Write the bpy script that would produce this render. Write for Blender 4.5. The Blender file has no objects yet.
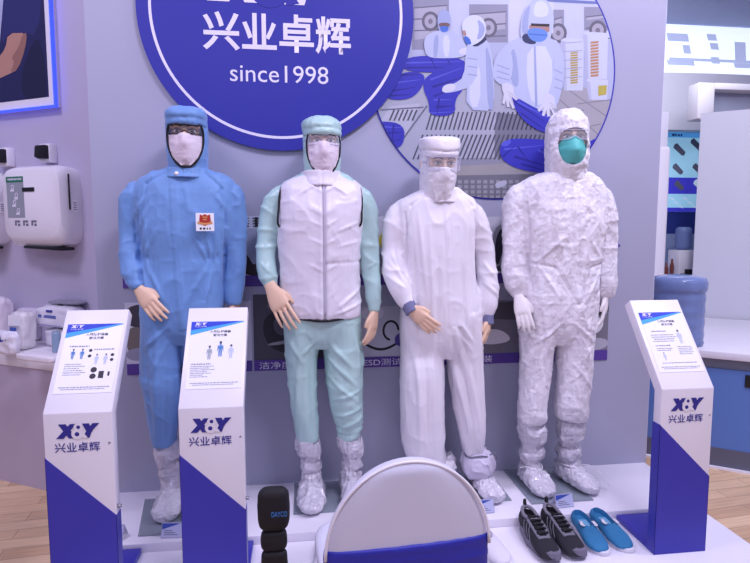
import bpy, bmesh, math, random
import numpy as np
from mathutils import Vector, Matrix
random.seed(7)
C = bpy.context.scene.collection
PI = math.pi
R = math.radians

# ------------------------------------------------------------------ camera
F_PX, CX, CY = 563.0, 375.0, 281.5
CAM = Vector((0, -2.816, 1.40))
PITCH, YAW = R(5.38), R(7.45)
FW = Vector((math.sin(YAW)*math.cos(PITCH), math.cos(YAW)*math.cos(PITCH), -math.sin(PITCH)))
RT = Vector((math.cos(YAW), -math.sin(YAW), 0))
UP = RT.cross(FW)
cd = bpy.data.cameras.new('camera'); cam = bpy.data.objects.new('camera', cd); C.objects.link(cam)
cam.matrix_world = Matrix(((RT.x, UP.x, -FW.x, CAM.x), (RT.y, UP.y, -FW.y, CAM.y), (RT.z, UP.z, -FW.z, CAM.z), (0, 0, 0, 1)))
cd.sensor_fit = 'HORIZONTAL'; cd.sensor_width = 36; cd.lens = 36*F_PX/750; cd.clip_start = .05
bpy.context.scene.camera = cam

# ------------------------------------------------------------------ world, lights, exposure
vs = bpy.context.scene.view_settings
vs.view_transform = 'Standard'; vs.look = 'None'; vs.gamma = 1; vs.exposure = -0.34
bpy.context.scene.display_settings.display_device = 'sRGB'
w = bpy.data.worlds.new('hall_ambient'); bpy.context.scene.world = w; w.use_nodes = True
w.node_tree.nodes['Background'].inputs[0].default_value = (.60, .57, .98, 1)
w.node_tree.nodes['Background'].inputs[1].default_value = .44

def area(name, loc, target, sx, sy, power, col):
    d = bpy.data.lights.new(name, 'AREA'); d.shape = 'RECTANGLE'; d.size = sx; d.size_y = sy; d.energy = power; d.color = col
    o = bpy.data.objects.new(name, d); C.objects.link(o); o.location = loc
    o.rotation_euler = (Vector(target)-Vector(loc)).to_track_quat('-Z', 'Y').to_euler()
    o['kind'] = 'structure'
    return o
LAV = (.82, .76, 1)
area('ceiling_light_main', (1.6, -2.6, 4.9), (.5, -.15, .4), 1.6, .5, 172, LAV)
area('ceiling_light_side', (3.0, -1.2, 4.4), (.5, -.2, .5), .6, .4, 40, LAV)
area('ceiling_light_front', (-.8, -4.6, 3.6), (.2, -.2, .3), 2.4, 1.0, 46, LAV)
area('fill_light_left', (-2.3, -1.6, 4.2), (-1.5, .4, .7), 1.2, .6, 74, (.80, .72, 1))  # unseen fill lamp, added to brighten the left wall and counter
area('ceiling_light_right', (3.2, -.9, 4.2), (3.2, 1.2, .9), 1.6, .8, 50, (.88, .86, 1))
area('ceiling_light_rear', (4.2, 3.0, 3.9), (3.8, 4.6, 1.2), 2.0, 1.2, 50, (.88, .88, 1))

# ------------------------------------------------------------------ pixel ray -> point on a real plane
def ray(px, py): return FW + RT*((px-CX)/F_PX) - UP*((py-CY)/F_PX)
def at(px, py, Y):
    d = ray(px, py); return CAM + d*((Y-CAM.y)/d.y)
def atz(px, py, Z):
    d = ray(px, py); return CAM + d*((Z-CAM.z)/d.z)

# ------------------------------------------------------------------ materials
def lin(c):
    return tuple(((v/255)/12.92 if v/255 <= .04045 else ((v/255+.055)/1.055)**2.4) for v in c)+(1,)
MATS = {}
def mat(name, col, rough=.5, metal=0, bump=0, bscale=40, var=.04, vscale=6, spec=.5, trans=0, emit=0, sheen=0, crinkle=0, cscale=18, alpha=1, coat=0, ior=1.45, stretch=(1, 1, 1)):
    if name in MATS: return MATS[name]
    m = bpy.data.materials.new(name); m.use_nodes = True; nt = m.node_tree; N = nt.nodes; L = nt.links
    b = N['Principled BSDF']; c = lin(col)
    b.inputs['Base Color'].default_value = c; b.inputs['Roughness'].default_value = rough; b.inputs['Metallic'].default_value = metal
    b.inputs['Specular IOR Level'].default_value = spec; b.inputs['IOR'].default_value = ior
    if trans: b.inputs['Transmission Weight'].default_value = trans
    if alpha < 1: b.inputs['Alpha'].default_value = alpha
    if sheen: b.inputs['Sheen Weight'].default_value = sheen
    if coat: b.inputs['Coat Weight'].default_value = coat
    tc = N.new('ShaderNodeTexCoord')
    mp = N.new('ShaderNodeMapping'); mp.inputs['Scale'].default_value = stretch; L.new(tc.outputs['Object'], mp.inputs['Vector'])
    n = N.new('ShaderNodeTexNoise'); n.inputs['Scale'].default_value = vscale; n.inputs['Detail'].default_value = 3
    L.new(mp.outputs[0], n.inputs['Vector'])
    if var:
        mr = N.new('ShaderNodeMapRange'); mr.inputs['From Min'].default_value = .3; mr.inputs['From Max'].default_value = .7
        mr.inputs['To Min'].default_value = 1-var; mr.inputs['To Max'].default_value = 1+var
        L.new(n.outputs['Fac'], mr.inputs['Value'])
        mx = N.new('ShaderNodeVectorMath'); mx.operation = 'SCALE'; mx.inputs[0].default_value = c[:3]
        L.new(mr.outputs[0], mx.inputs['Scale']); L.new(mx.outputs[0], b.inputs['Base Color'])
        if emit: L.new(mx.outputs[0], b.inputs['Emission Color'])
    if emit:
        b.inputs['Emission Color'].default_value = c; b.inputs['Emission Strength'].default_value = emit
    prev = None
    if bump:
        n2 = N.new('ShaderNodeTexNoise'); n2.inputs['Scale'].default_value = bscale; n2.inputs['Detail'].default_value = 4
        L.new(mp.outputs[0], n2.inputs['Vector'])
        bp = N.new('ShaderNodeBump'); bp.inputs['Strength'].default_value = bump; bp.inputs['Distance'].default_value = .01
        L.new(n2.outputs['Fac'], bp.inputs['Height']); prev = bp
    if crinkle:   # faceted crumple: distorted voronoi distance
        nd = N.new('ShaderNodeTexNoise'); nd.inputs['Scale'].default_value = cscale*.6; nd.inputs['Detail'].default_value = 2
        L.new(mp.outputs[0], nd.inputs['Vector'])
        ad = N.new('ShaderNodeVectorMath'); ad.operation = 'MULTIPLY_ADD'; ad.inputs[1].default_value = (.05, .05, .05)
        L.new(nd.outputs['Color'], ad.inputs[0]); L.new(mp.outputs[0], ad.inputs[2])
        hs = []
        for q_, sc_ in ((1.0, 1.0), (2.2, .45)):
            vo = N.new('ShaderNodeTexVoronoi'); vo.inputs['Scale'].default_value = cscale*q_; L.new(ad.outputs[0], vo.inputs['Vector'])
            sb = N.new('ShaderNodeVectorMath'); sb.operation = 'SUBTRACT'; L.new(ad.outputs[0], sb.inputs[0]); L.new(vo.outputs['Position'], sb.inputs[1])
            cc = N.new('ShaderNodeVectorMath'); cc.operation = 'SUBTRACT'; cc.inputs[1].default_value = (.5, .5, .5); L.new(vo.outputs['Color'], cc.inputs[0])
            dt = N.new('ShaderNodeVectorMath'); dt.operation = 'DOT_PRODUCT'; L.new(sb.outputs[0], dt.inputs[0]); L.new(cc.outputs[0], dt.inputs[1])
            ml = N.new('ShaderNodeMath'); ml.operation = 'MULTIPLY'; ml.inputs[1].default_value = cscale*sc_; L.new(dt.outputs['Value'], ml.inputs[0]); hs.append(ml)
        sm = N.new('ShaderNodeMath'); L.new(hs[0].outputs[0], sm.inputs[0]); L.new(hs[1].outputs[0], sm.inputs[1])
        bc = N.new('ShaderNodeBump'); bc.inputs['Strength'].default_value = crinkle; bc.inputs['Distance'].default_value = .012
        L.new(sm.outputs[0], bc.inputs['Height'])
        if prev: L.new(prev.outputs[0], bc.inputs['Normal'])
        prev = bc
    if prev: L.new(prev.outputs[0], b.inputs['Normal'])
    MATS[name] = m; return m

def flat(col, rough=.55):     # printed ink of one colour
    return mat('ink_%d_%d_%d' % col, col, rough, var=.03, vscale=9)

def wood():
    m = bpy.data.materials.new('oak_plank_floor'); m.use_nodes = True; nt = m.node_tree; N = nt.nodes; L = nt.links
    b = N['Principled BSDF']; b.inputs['Roughness'].default_value = .38
    tc = N.new('ShaderNodeTexCoord'); mp = N.new('ShaderNodeMapping'); mp.inputs['Rotation'].default_value = (0, 0, R(-6))
    L.new(tc.outputs['Object'], mp.inputs['Vector'])
    br = N.new('ShaderNodeTexBrick'); br.inputs['Scale'].default_value = 1; br.inputs['Brick Width'].default_value = .62; br.inputs['Row Height'].default_value = .085
    br.inputs['Mortar Size'].default_value = .0012; br.offset = .37
    br.inputs['Color1'].default_value = lin((226, 194, 156)); br.inputs['Color2'].default_value = lin((202, 166, 130)); br.inputs['Mortar'].default_value = lin((120, 98, 82))
    L.new(mp.outputs[0], br.inputs['Vector'])
    mp2 = N.new('ShaderNodeMapping'); mp2.inputs['Scale'].default_value = (2, 30, 1); L.new(mp.outputs[0], mp2.inputs['Vector'])
    n = N.new('ShaderNodeTexNoise'); n.inputs['Scale'].default_value = 3; n.inputs['Detail'].default_value = 5; L.new(mp2.outputs[0], n.inputs['Vector'])
    mr = N.new('ShaderNodeMapRange'); mr.inputs['From Min'].default_value = .3; mr.inputs['From Max'].default_value = .7; mr.inputs['To Min'].default_value = .86; mr.inputs['To Max'].default_value = 1.1
    L.new(n.outputs['Fac'], mr.inputs['Value'])
    mx = N.new('ShaderNodeVectorMath'); mx.operation = 'SCALE'; L.new(br.outputs['Color'], mx.inputs[0]); L.new(mr.outputs[0], mx.inputs['Scale'])
    L.new(mx.outputs[0], b.inputs['Base Color'])
    return m

M_wall = mat('painted_panel', (168, 170, 192), .5, var=.015, vscale=2)
M_wallL = mat('side_panel', (194, 188, 212), .5, var=.015, vscale=2)
M_white = mat('white_lacquer', (236, 233, 240), .32, var=.01)
M_plat = mat('white_platform', (238, 235, 244), .35, var=.015, vscale=3)
M_blue = mat('royal_blue_vinyl', (58, 56, 168), .38, var=.02)
M_logo = mat('logo_blue', (40, 43, 154), .45, var=.02)
M_blue_cloth = mat('blue_antistatic_cloth', (110, 152, 208), .55, bump=.15, bscale=120, var=.05, vscale=10, sheen=.2)
M_mint = mat('mint_antistatic_cloth', (180, 214, 209), .30, bump=.12, bscale=90, var=.04, vscale=10)
M_vest = mat('white_padded_satin', (230, 226, 236), .36, bump=.1, bscale=60, var=.02)
M_smock = mat('white_cleanroom_cloth', (234, 231, 238), .40, bump=.08, bscale=90, var=.02)
M_tyvek = mat('white_crinkled_nonwoven', (236, 233, 240), .55, var=.02, crinkle=.85, cscale=34)
M_plastic = mat('white_crumpled_film', (214, 211, 222), .20, var=.06, crinkle=.9, cscale=40, coat=.4)
M_skin = mat('mannequin_skin', (232, 196, 166), .45, var=.02)
M_skin2 = mat('mannequin_face', (232, 200, 176), .45, var=.02)
M_glove = mat('white_latex_glove', (232, 226, 226), .4, var=.02, bump=.1, bscale=60)
M_mask = mat('white_face_mask', (226, 214, 226), .6, var=.015, bump=.06, bscale=200)
M_teal = mat('teal_respirator', (88, 190, 184), .6, var=.03, bump=.1, bscale=120)
M_black = mat('black_cloth', (22, 21, 26), .7, bump=.2, bscale=200, var=.1)
M_blackp = mat('black_plastic', (24, 23, 30), .35, var=.05)
M_brow = mat('dark_brown_brow', (60, 44, 40), .7)
M_eyew = mat('eye_white', (225, 220, 222), .2)
M_iris = mat('dark_iris', (40, 28, 26), .15)
M_lens = mat('clear_lens', (225, 225, 238), .06, var=0, alpha=.16, spec=.6)
M_lensd = mat('reflection_grey_lens', (120, 116, 132), .06, var=0, alpha=.2, spec=.6)  # clear lens with its dark reflections put into a grey tint
M_glass = mat('tinted_glass_plate', (150, 164, 178), .06, var=.02, alpha=.5, spec=.8)
M_acr = mat('acrylic_stand', (215, 215, 240), .1, var=0, alpha=.6)
M_greycuff = mat('grey_knit_cuff', (120, 122, 158), .8, bump=.4, bscale=300)
M_metal = mat('brushed_metal', (170, 170, 178), .3, metal=1, var=.05)
M_paper = mat('poster_paper', (244, 244, 248), .35, var=.005)
M_chair = mat('white_spandex', (212, 212, 226), .55, bump=.05, bscale=300, var=.01)
M_band = mat('blue_spandex', (42, 46, 160), .5, bump=.06, bscale=300, var=.03)
M_ink = mat('dark_blue_ink', (48, 46, 140), .5)
M_inkk = mat('black_ink', (30, 30, 40), .6)
M_inkg = mat('grey_ink', (120, 120, 135), .6)
M_inkw = mat('white_lettering', (228, 224, 240), .5)
M_purple = mat('purple_caption_vinyl', (88, 62, 150), .5, var=.02)

# ------------------------------------------------------------------ object helpers
def minv(p):
    m = Matrix.Identity(4); ch = []
    while p: ch.append(p); p = p.parent
    for q in reversed(ch): m = m @ q.matrix_basis
    return m.inverted()
def tag(o, label=None, cat=None, group=None, kind=None):
    if label: o['label'] = label
    if cat: o['category'] = cat
    if group: o['group'] = group
    if kind: o['kind'] = kind
    return o
def thing(name, label, cat, loc=(0, 0, 0), rz=0, group=None):
    o = bpy.data.objects.new(name, None); o.empty_display_size = .05; C.objects.link(o)
    o.location = loc; o.rotation_euler = (0, 0, rz)
    return tag(o, label, cat, group)
def link(name, me, m, parent=None, smooth=None, auto=None):
    """me in WORLD coordinates -> one object under parent"""
    o = bpy.data.objects.new(name, me); C.objects.link(o)
    if isinstance(m, (list, tuple)):
        for q in m: me.materials.append(q)
    else:
        if len(me.materials): me.materials[0] = m
        else: me.materials.append(m)
    if parent:
        me.transform(minv(parent)); o.parent = parent
    else:   # origin at the base centre of the mesh
        co = np.empty(len(me.vertices)*3); me.vertices.foreach_get('co', co); co = co.reshape(-1, 3)
        if len(co):
            b = Vector((float(co[:, 0].min()+co[:, 0].max())/2, float(co[:, 1].min()+co[:, 1].max())/2, float(co[:, 2].min())))
            me.transform(Matrix.Translation(-b)); o.location = b
    if smooth: me.shade_smooth()
    elif auto: me.shade_smooth(); me.set_sharp_from_angle(angle=R(auto))
    return o
def fin(name, bm, m, parent=None, smooth=False, auto=None, bevel=0, seg=2):
    bmesh.ops.recalc_face_normals(bm, faces=bm.faces)
    if bevel:
        es = [e for e in bm.edges if len(e.link_faces) == 2 and e.calc_face_angle(0) > .6]
        bmesh.ops.bevel(bm, geom=es, offset=bevel, segments=seg, affect='EDGES', profile=.5, clamp_overlap=True)
        if auto is None and not smooth: auto = 40
    me = bpy.data.meshes.new(name); bm.to_mesh(me); bm.free()
    return link(name, me, m, parent, smooth, auto)

def box(bm, x0, x1, y0, y1, z0, z1, M=None, mi=0):
    vs_ = [bm.verts.new((x, y, z)) for x in (x0, x1) for y in (y0, y1) for z in (z0, z1)]
    if M is not None:
        for v in vs_: v.co = M @ v.co
    for f in ((0, 1, 3, 2), (4, 6, 7, 5), (0, 4, 5, 1), (2, 3, 7, 6), (0, 2, 6, 4), (1, 5, 7, 3)):
        bm.faces.new([vs_[i] for i in f]).material_index = mi
    return bm
def prism(bm, pts, off, mi=0):
    a = [bm.verts.new(p) for p in pts]; b = [bm.verts.new(Vector(p)+Vector(off)) for p in pts]; n = len(a)
    bm.faces.new(a).material_index = mi; bm.faces.new(b[::-1]).material_index = mi
    for i in range(n): bm.faces.new((a[i], b[i], b[(i+1) % n], a[(i+1) % n])).material_index = mi
    return bm
def crom(P, k):
    """Catmull-Rom through rows of P"""
    P = np.asarray(P, float); n = len(P)
    if n < 3 or k < 2: return P
    out = []
    for i in range(n-1):
        p0 = P[max(i-1, 0)]; p1 = P[i]; p2 = P[i+1]; p3 = P[min(i+2, n-1)]
        for j in range(k):
            t = j/k
            out.append(.5*((2*p1)+(-p0+p2)*t+(2*p0-5*p1+4*p2-p3)*t*t+(-p0+3*p1-3*p2+p3)*t**3))
    out.append(P[-1]); return np.array(out)
def tube(bm, pts, rad, n=16, side=None, k=3, ex=2.0, cap=True, closed=False, mi=0):
    """swept closed tube; rad entries are r or (a,b): a along side, b across"""
    rr = [(r, r) if not isinstance(r, (tuple, list)) else r for r in rad]
    A = np.array([list(p)+list(r) for p, r in zip(pts, rr)], float)
    if closed: A = np.vstack([A, A[:1]])
    A = crom(A, k)
    if closed: A = A[:-1]
    rings = []; N_ = len(A)
    s0 = Vector(side) if side is not None else None
    prev = None
    for i in range(N_):
        p = Vector(A[i, :3])
        if closed: t = Vector(A[(i+1) % N_, :3])-Vector(A[i-1, :3])
        else: t = Vector(A[min(i+1, N_-1), :3])-Vector(A[max(i-1, 0), :3])
        t.normalize()
        if s0 is not None: s = s0-t*s0.dot(t)
        elif prev is not None: s = prev-t*prev.dot(t)
        else:
            ref = Vector((1, 0, 0)) if abs(t.x) < .8 else Vector((0, 1, 0)); s = ref-t*ref.dot(t)
        s.normalize(); prev = s; o = t.cross(s)
        ring = []
        for j in range(n):
            a = 2*PI*j/n; ca, sa = math.cos(a), math.sin(a)
            ca = math.copysign(abs(ca)**(2/ex), ca); sa = math.copysign(abs(sa)**(2/ex), sa)
            ring.append(bm.verts.new(p+s*(ca*max(A[i, 3], 1e-4))+o*(sa*max(A[i, 4], 1e-4))))
        rings.append(ring)
    m_ = N_ if closed else N_-1
    for i in range(m_):
        a, b = rings[i], rings[(i+1) % N_]
        for j in range(n): bm.faces.new((a[j], a[(j+1) % n], b[(j+1) % n], b[j])).material_index = mi
    if cap and not closed:
        bm.faces.new(rings[0][::-1]).material_index = mi; bm.faces.new(rings[-1]).material_index = mi
    return bm
def stack(bm, rows, n=28, ex=2.2, k=3, M=None, cap=True, mi=0):
    """horizontal elliptical rings: rows of (x, y, z, rx, ry)"""
    A = crom(rows, k); rings = []
    for x, y, z, rx, ry in A:
        ring = []
        for j in range(n):
            a = 2*PI*j/n; ca, sa = math.cos(a), math.sin(a)
            ca = math.copysign(abs(ca)**(2/ex), ca); sa = math.copysign(abs(sa)**(2/ex), sa)
            v = Vector((x+rx*ca, y+ry*sa, z))
            ring.append(bm.verts.new(M @ v if M is not None else v))
        rings.append(ring)
    for a, b in zip(rings, rings[1:]):
        for j in range(n): bm.faces.new((a[j], a[(j+1) % n], b[(j+1) % n], b[j])).material_index = mi
    if cap: bm.faces.new(rings[0][::-1]).material_index = mi; bm.faces.new(rings[-1]).material_index = mi
    return bm
def lathe(bm, prof, c, n=32, mi=0, sx=1, sy=1):
    rings = [[bm.verts.new((c[0]+r*sx*math.cos(2*PI*j/n), c[1]+r*sy*math.sin(2*PI*j/n), c[2]+z)) for j in range(n)] for r, z in prof]
    for a, b in zip(rings, rings[1:]):
        for j in range(n): bm.faces.new((a[j], a[(j+1) % n], b[(j+1) % n], b[j])).material_index = mi
    bm.faces.new(rings[0][::-1]).material_index = mi; bm.faces.new(rings[-1]).material_index = mi
    return bm
def ellipsoid(bm, c, r, M=None, u=20, v=14, mi=0):
    mm = Matrix.Translation(c) @ Matrix.Diagonal((*r, 1))
    if M is not None: mm = M @ mm
    g = bmesh.ops.create_uvsphere(bm, u_segments=u, v_segments=v, radius=1, matrix=mm)
    for q in g['verts']:
        for f in q.link_faces: f.material_index = mi
    return bm
def dobox(name, x0, x1, y0, y1, z0, z1, m, parent=None, bevel=0, M=None, seg=2):
    return fin(name, box(bmesh.new(), x0, x1, y0, y1, z0, z1, M), m, parent, bevel=bevel, seg=seg)

def evaluated(bm, mods):
    me = bpy.data.meshes.new('tmp'); bmesh.ops.recalc_face_normals(bm, faces=bm.faces); bm.to_mesh(me); bm.free()
    o = bpy.data.objects.new('tmp', me); C.objects.link(o)
    for ty, kw in mods:
        md = o.modifiers.new('m', ty)
        for a, b in kw.items(): setattr(md, a, b)
    dg = bpy.context.evaluated_depsgraph_get(); dg.update()
    res = bpy.data.meshes.new_from_object(o.evaluated_get(dg), depsgraph=dg)
    bpy.data.objects.remove(o); bpy.data.meshes.remove(me)
    return res
def remesh(bm, vox, smooth=4, fac=.5):
    mods = [('REMESH', dict(mode='VOXEL', voxel_size=vox, adaptivity=0))]
    if smooth: mods.append(('SMOOTH', dict(factor=fac, iterations=smooth)))
    return evaluated(bm, mods)
def boolean_cut(me, cutter_bm):
    cm = bpy.data.meshes.new('cut'); bmesh.ops.recalc_face_normals(cutter_bm, faces=cutter_bm.faces); cutter_bm.to_mesh(cm); cutter_bm.free()
    co = bpy.data.objects.new('cut', cm); C.objects.link(co)
    bm = bmesh.new(); bm.from_mesh(me); bpy.data.meshes.remove(me)
    res = evaluated(bm, [('BOOLEAN', dict(operation='DIFFERENCE', solver='EXACT', object=co))])
    bpy.data.objects.remove(co); bpy.data.meshes.remove(cm)
    return res

# ------------------------------------------------------------------ numpy noise & cloth displacement
def _h(x, y, z):
    n = (x*374761393+y*668265263+z*2147483647+1013904223) & 0xffffffff
    n = ((n ^ (n >> 13))*1274126177) & 0xffffffff
    return ((n ^ (n >> 16)) & 0xffff)/32767.5-1
def vn(P):
    P = np.asarray(P); i = np.floor(P).astype(np.int64); f = P-i; f = f*f*(3-2*f); r = 0
    for a in (0, 1):
        for b in (0, 1):
            for c in (0, 1):
                wgt = (f[:, 0] if a else 1-f[:, 0])*(f[:, 1] if b else 1-f[:, 1])*(f[:, 2] if c else 1-f[:, 2])
                r = r+wgt*_h(i[:, 0]+a, i[:, 1]+b, i[:, 2]+c)
    return r
def ridged(P): return 1-2*np.abs(vn(P))
def rs(P): return (1-np.abs(vn(P)))**5-.25      # sparse sharp fold lines
def folds(P, N, segs):
    r = 0
    for x1, y1, x2, y2, amp, w_ in segs:
        a = vx(x1, y1); b = vx(x2, y2); d, t_ = segd(P, (a.x, a.z), (b.x, b.z))
        r = r+amp*.00135*np.exp(-(d/(w_*.001))**2)*np.sin(PI*np.clip(t_*.86+.07, 0, 1))*(N[:, 1] < .15)
    return r
def coords(me):
    co = np.empty(len(me.vertices)*3); me.vertices.foreach_get('co', co); return co.reshape(-1, 3)
def displace(me, fn):
    P = coords(me); N = np.empty(len(P)*3); me.vertex_normals.foreach_get('vector', N); N = N.reshape(-1, 3)
    P = P+N*fn(P, N)[:, None]; me.vertices.foreach_set('co', P.ravel()); me.update(); return me
def segd(P, a, b):
    """distance in the xz plane from P to segment ab"""
    a = np.array(a); b = np.array(b); q = P[:, [0, 2]]; d = b-a
    t = np.clip(((q-a)@d)/(d@d), 0, 1); return np.linalg.norm(q-(a+t[:, None]*d), axis=1), t
def groove(P, N, segs, depth, wid, front=True):
    r = 0
    for a, b in segs:
        d, t = segd(P, a, b); g = np.exp(-(d/wid)**2)
        r = r-depth*g*((N[:, 1] < .1) if front else 1)
    return r

# ------------------------------------------------------------------ flat lettering and prints on a frame (origin, u right, v up, n toward viewer)
class Frame:
    def __init__(s, o, u, v):
        s.o = Vector(o); s.u = Vector(u).normalized(); s.v = Vector(v).normalized(); s.n = s.u.cross(s.v)
    def p(s, a, b, off=0): return s.o+s.u*a+s.v*b+s.n*off
WALL = Frame((0, 0, 0), (1, 0, 0), (0, 0, 1))
def glyphs(s, bold=0):
    cu = bpy.data.curves.new('t', 'FONT'); cu.body = s; cu.size = 1; cu.offset = bold; cu.resolution_u = 4
    o = bpy.data.objects.new('t', cu); C.objects.link(o); dg = bpy.context.evaluated_depsgraph_get(); dg.update()
    me = bpy.data.meshes.new_from_object(o.evaluated_get(dg), depsgraph=dg)
    bpy.data.objects.remove(o); bpy.data.curves.remove(cu); return me
def text(name, s, fr, x0, x1, y0, y1, m, parent, off=.0012, bold=0, skew=0):
    me = glyphs(s, bold); P = coords(me); lo = P.min(0); hi = P.max(0)
    X = (P[:, 0]-lo[0])/(hi[0]-lo[0])*(x1-x0)+x0; Y = (P[:, 1]-lo[1])/max(hi[1]-lo[1], 1e-6)*(y1-y0)+y0
    X = X+skew*(Y-y0)
    o_, u, v, n = (np.array(q) for q in (fr.o, fr.u, fr.v, fr.n))
    P = o_+X[:, None]*u+Y[:, None]*v+off*n
    me.vertices.foreach_set('co', P.ravel()); me.update()
    return link(name, me, m, parent)
def fpoly(bm, fr, pts, off, mi=0):
    vs_ = [bm.verts.new(fr.p(a, b, off)) for a, b in pts]
    try:
        f = bm.faces.new(vs_); f.material_index = mi; f.normal_update()
        if f.normal.dot(fr.n) < 0: f.normal_flip()
    except ValueError: pass
def frect(bm, fr, x0, x1, y0, y1, off, mi=0): fpoly(bm, fr, [(x0, y0), (x1, y0), (x1, y1), (x0, y1)], off, mi)
def circ(cx, cy, r, n=48, r2=None): return [(cx+r*math.cos(2*PI*i/n), cy+(r2 or r)*math.sin(2*PI*i/n)) for i in range(n)]
def fring(bm, fr, cx, cy, r0, r1, off, n=96, mi=0):
    a = circ(cx, cy, r0, n); b = circ(cx, cy, r1, n)
    for i in range(n): fpoly(bm, fr, [a[i], b[i], b[(i+1) % n], a[(i+1) % n]], off, mi)
def fslab(bm, fr, pts, t0, t1, mi=0):
    a = [bm.verts.new(fr.p(x, y, t0)) for x, y in pts]; b = [bm.verts.new(fr.p(x, y, t1)) for x, y in pts]; n = len(a)
    bm.faces.new(a[::-1]).material_index = mi; bm.faces.new(b).material_index = mi
    for i in range(n): bm.faces.new((a[i], a[(i+1) % n], b[(i+1) % n], b[i])).material_index = mi
def chaikin(p, k=2):
    for _ in range(k):
        q = []
        for i in range(len(p)):
            a = p[i]; b = p[(i+1) % len(p)]
            q += [(.75*a[0]+.25*b[0], .75*a[1]+.25*b[1]), (.25*a[0]+.75*b[0], .25*a[1]+.75*b[1])]
        p = q
    return p
def clip(pts, poly):
    out = list(pts)
    for i in range(len(poly)):
        a = poly[i]; b = poly[(i+1) % len(poly)]; inp = out; out = []
        ins = lambda q: (b[0]-a[0])*(q[1]-a[1])-(b[1]-a[1])*(q[0]-a[0]) >= -1e-9
        for j in range(len(inp)):
            p, q = inp[j-1], inp[j]; ip, iq = ins(p), ins(q)
            if ip != iq:
                d1 = (b[0]-a[0])*(p[1]-a[1])-(b[1]-a[1])*(p[0]-a[0]); d2 = (b[0]-a[0])*(q[1]-a[1])-(b[1]-a[1])*(q[0]-a[0])
                t = d1/(d1-d2); out.append((p[0]+t*(q[0]-p[0]), p[1]+t*(q[1]-p[1])))
            if iq: out.append(q)
        if not out: return []
    return out
def logo(fr, x0, x1, y0, y1, mblue, mwhite, parent, off=.001, name='logo_mark'):
    """slanted X and Y joined by an ampersand of two rings cut out of them"""
    W = x1-x0; H = y1-y0
    def T(p): return [(x0+a*W, y0+b*H) for a, b in p]
    bm = bmesh.new()
    fpoly(bm, fr, T([(.06, 1), (.23, 1), (.47, 0), (.29, 0)]), off)                     # X down-stroke
    fpoly(bm, fr, T([(.33, 1), (.47, 1), (.17, 0), (0, 0)]), off+.0003)                  # X up-stroke
    fpoly(bm, fr, T([(.60, 1), (.76, 1), (.84, .42), (.70, .40)]), off)
    fpoly(bm, fr, T([(.84, 1), (1, 1), (.82, .45), (.76, 0), (.60, 0), (.68, .42)]), off+.0003)
    r = fin(name, bm, mblue, parent)
    bm = bmesh.new(); cx = x0+.485*W
    fpoly(bm, fr, circ(cx+.03*W, y0+.76*H, .30*H, 32), off+.0006); fpoly(bm, fr, circ(cx, y0+.30*H, .38*H, 32), off+.00065)
    fpoly(bm, fr, T([(.50, .50), (.57, .56), (.72, .02), (.62, -.02)]), off+.0007)
    fin('ampersand', bm, mwhite, r)
    for a_, b_, c_ in ((cx+.03*W, .76, .125), (cx-.005*W, .28, .15)):
        bm = bmesh.new(); fpoly(bm, fr, circ(a_, y0+b_*H, c_*H, 24), off+.0009); fin('ampersand_dot', bm, mblue, r)
    return r
def fauxlines(bm, fr, x0, x1, y, h, mi, off, seed=0, fill=.8):
    """a row of unreadably small print as broken dashes"""
    rn = random.Random(seed); x = x0
    while x < x1:
        wd = h*rn.uniform(.6, 1.1); frect(bm, fr, x, min(x+wd, x1), y, y+h*rn.uniform(.7, 1), off, mi); x += wd+h*rn.uniform(.25, .6)

# ================================================================== SETTING
def structure(o): o['kind'] = 'structure'; return o
structure(fin('floor', box(bmesh.new(), -5, 7, -5, 8, -.1, 0), wood()))
# the display wall: a free-standing white panel
structure(fin('wall_back', box(bmesh.new(), -.968, 1.893, 0, .16, 0, 3.1), M_wall))
structure(fin('trim_1', box(bmesh.new(), 1.893, 1.899, .004, .15, 0, 3.1), mat('pale_aluminium_edge', (226, 226, 240), .4), bevel=.003))
# platform of two levels
structure(fin('display_platform', box(bmesh.new(), -.915, 1.885, -1.02, 0, 0, .06), M_plat, bevel=.004))
structure(fin('display_step', box(bmesh.new(), -.915, 1.885, -.49, 0, .06, .10), M_plat, bevel=.003))
# left side wall, 29 degrees off the display wall
nL = Vector((math.sin(R(29)), math.cos(R(29)), 0)); uL = Vector((math.cos(R(29)), -math.sin(R(29)), 0))
oL = nL*(-.15); LW = Frame(oL, uL, (0, 0, 1))      # u runs along the wall to the right, n toward the viewer
ML = Matrix(((uL.x, -nL.x, 0, oL.x), (uL.y, -nL.y, 0, oL.y), (0, 0, 1, 0), (0, 0, 0, 1)))     # (along, toward viewer, up)
structure(fin('wall_left', box(bmesh.new(), -4.2, -1.05, -.12, 0, 0, 3.1, ML), M_wallL))
def onL(px, py, off=0):
    """wall_left coordinates (along, up) of a pixel"""
    d = ray(px, py); P0 = oL-nL*off; p = CAM+d*((P0-CAM).dot(nL)/d.dot(nL)); return ((p-oL).dot(uL), p.z)

# --- right hand background
nR = Vector((math.sin(R(36)), math.cos(R(36)), 0)); uR = Vector((math.cos(R(36)), -math.sin(R(36)), 0))
def MR(c): o = nR*c; return Matrix(((uR.x, nR.x, 0, o.x), (uR.y, nR.y, 0, o.y), (0, 0, 1, 0), (0, 0, 0, 1)))   # (along, away, up)
def onR(px, py, c):
    d = ray(px, py); P0 = nR*c; p = CAM+d*((P0-CAM).dot(nR)/d.dot(nR)); return ((p-P0).dot(uR), p.z)

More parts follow.
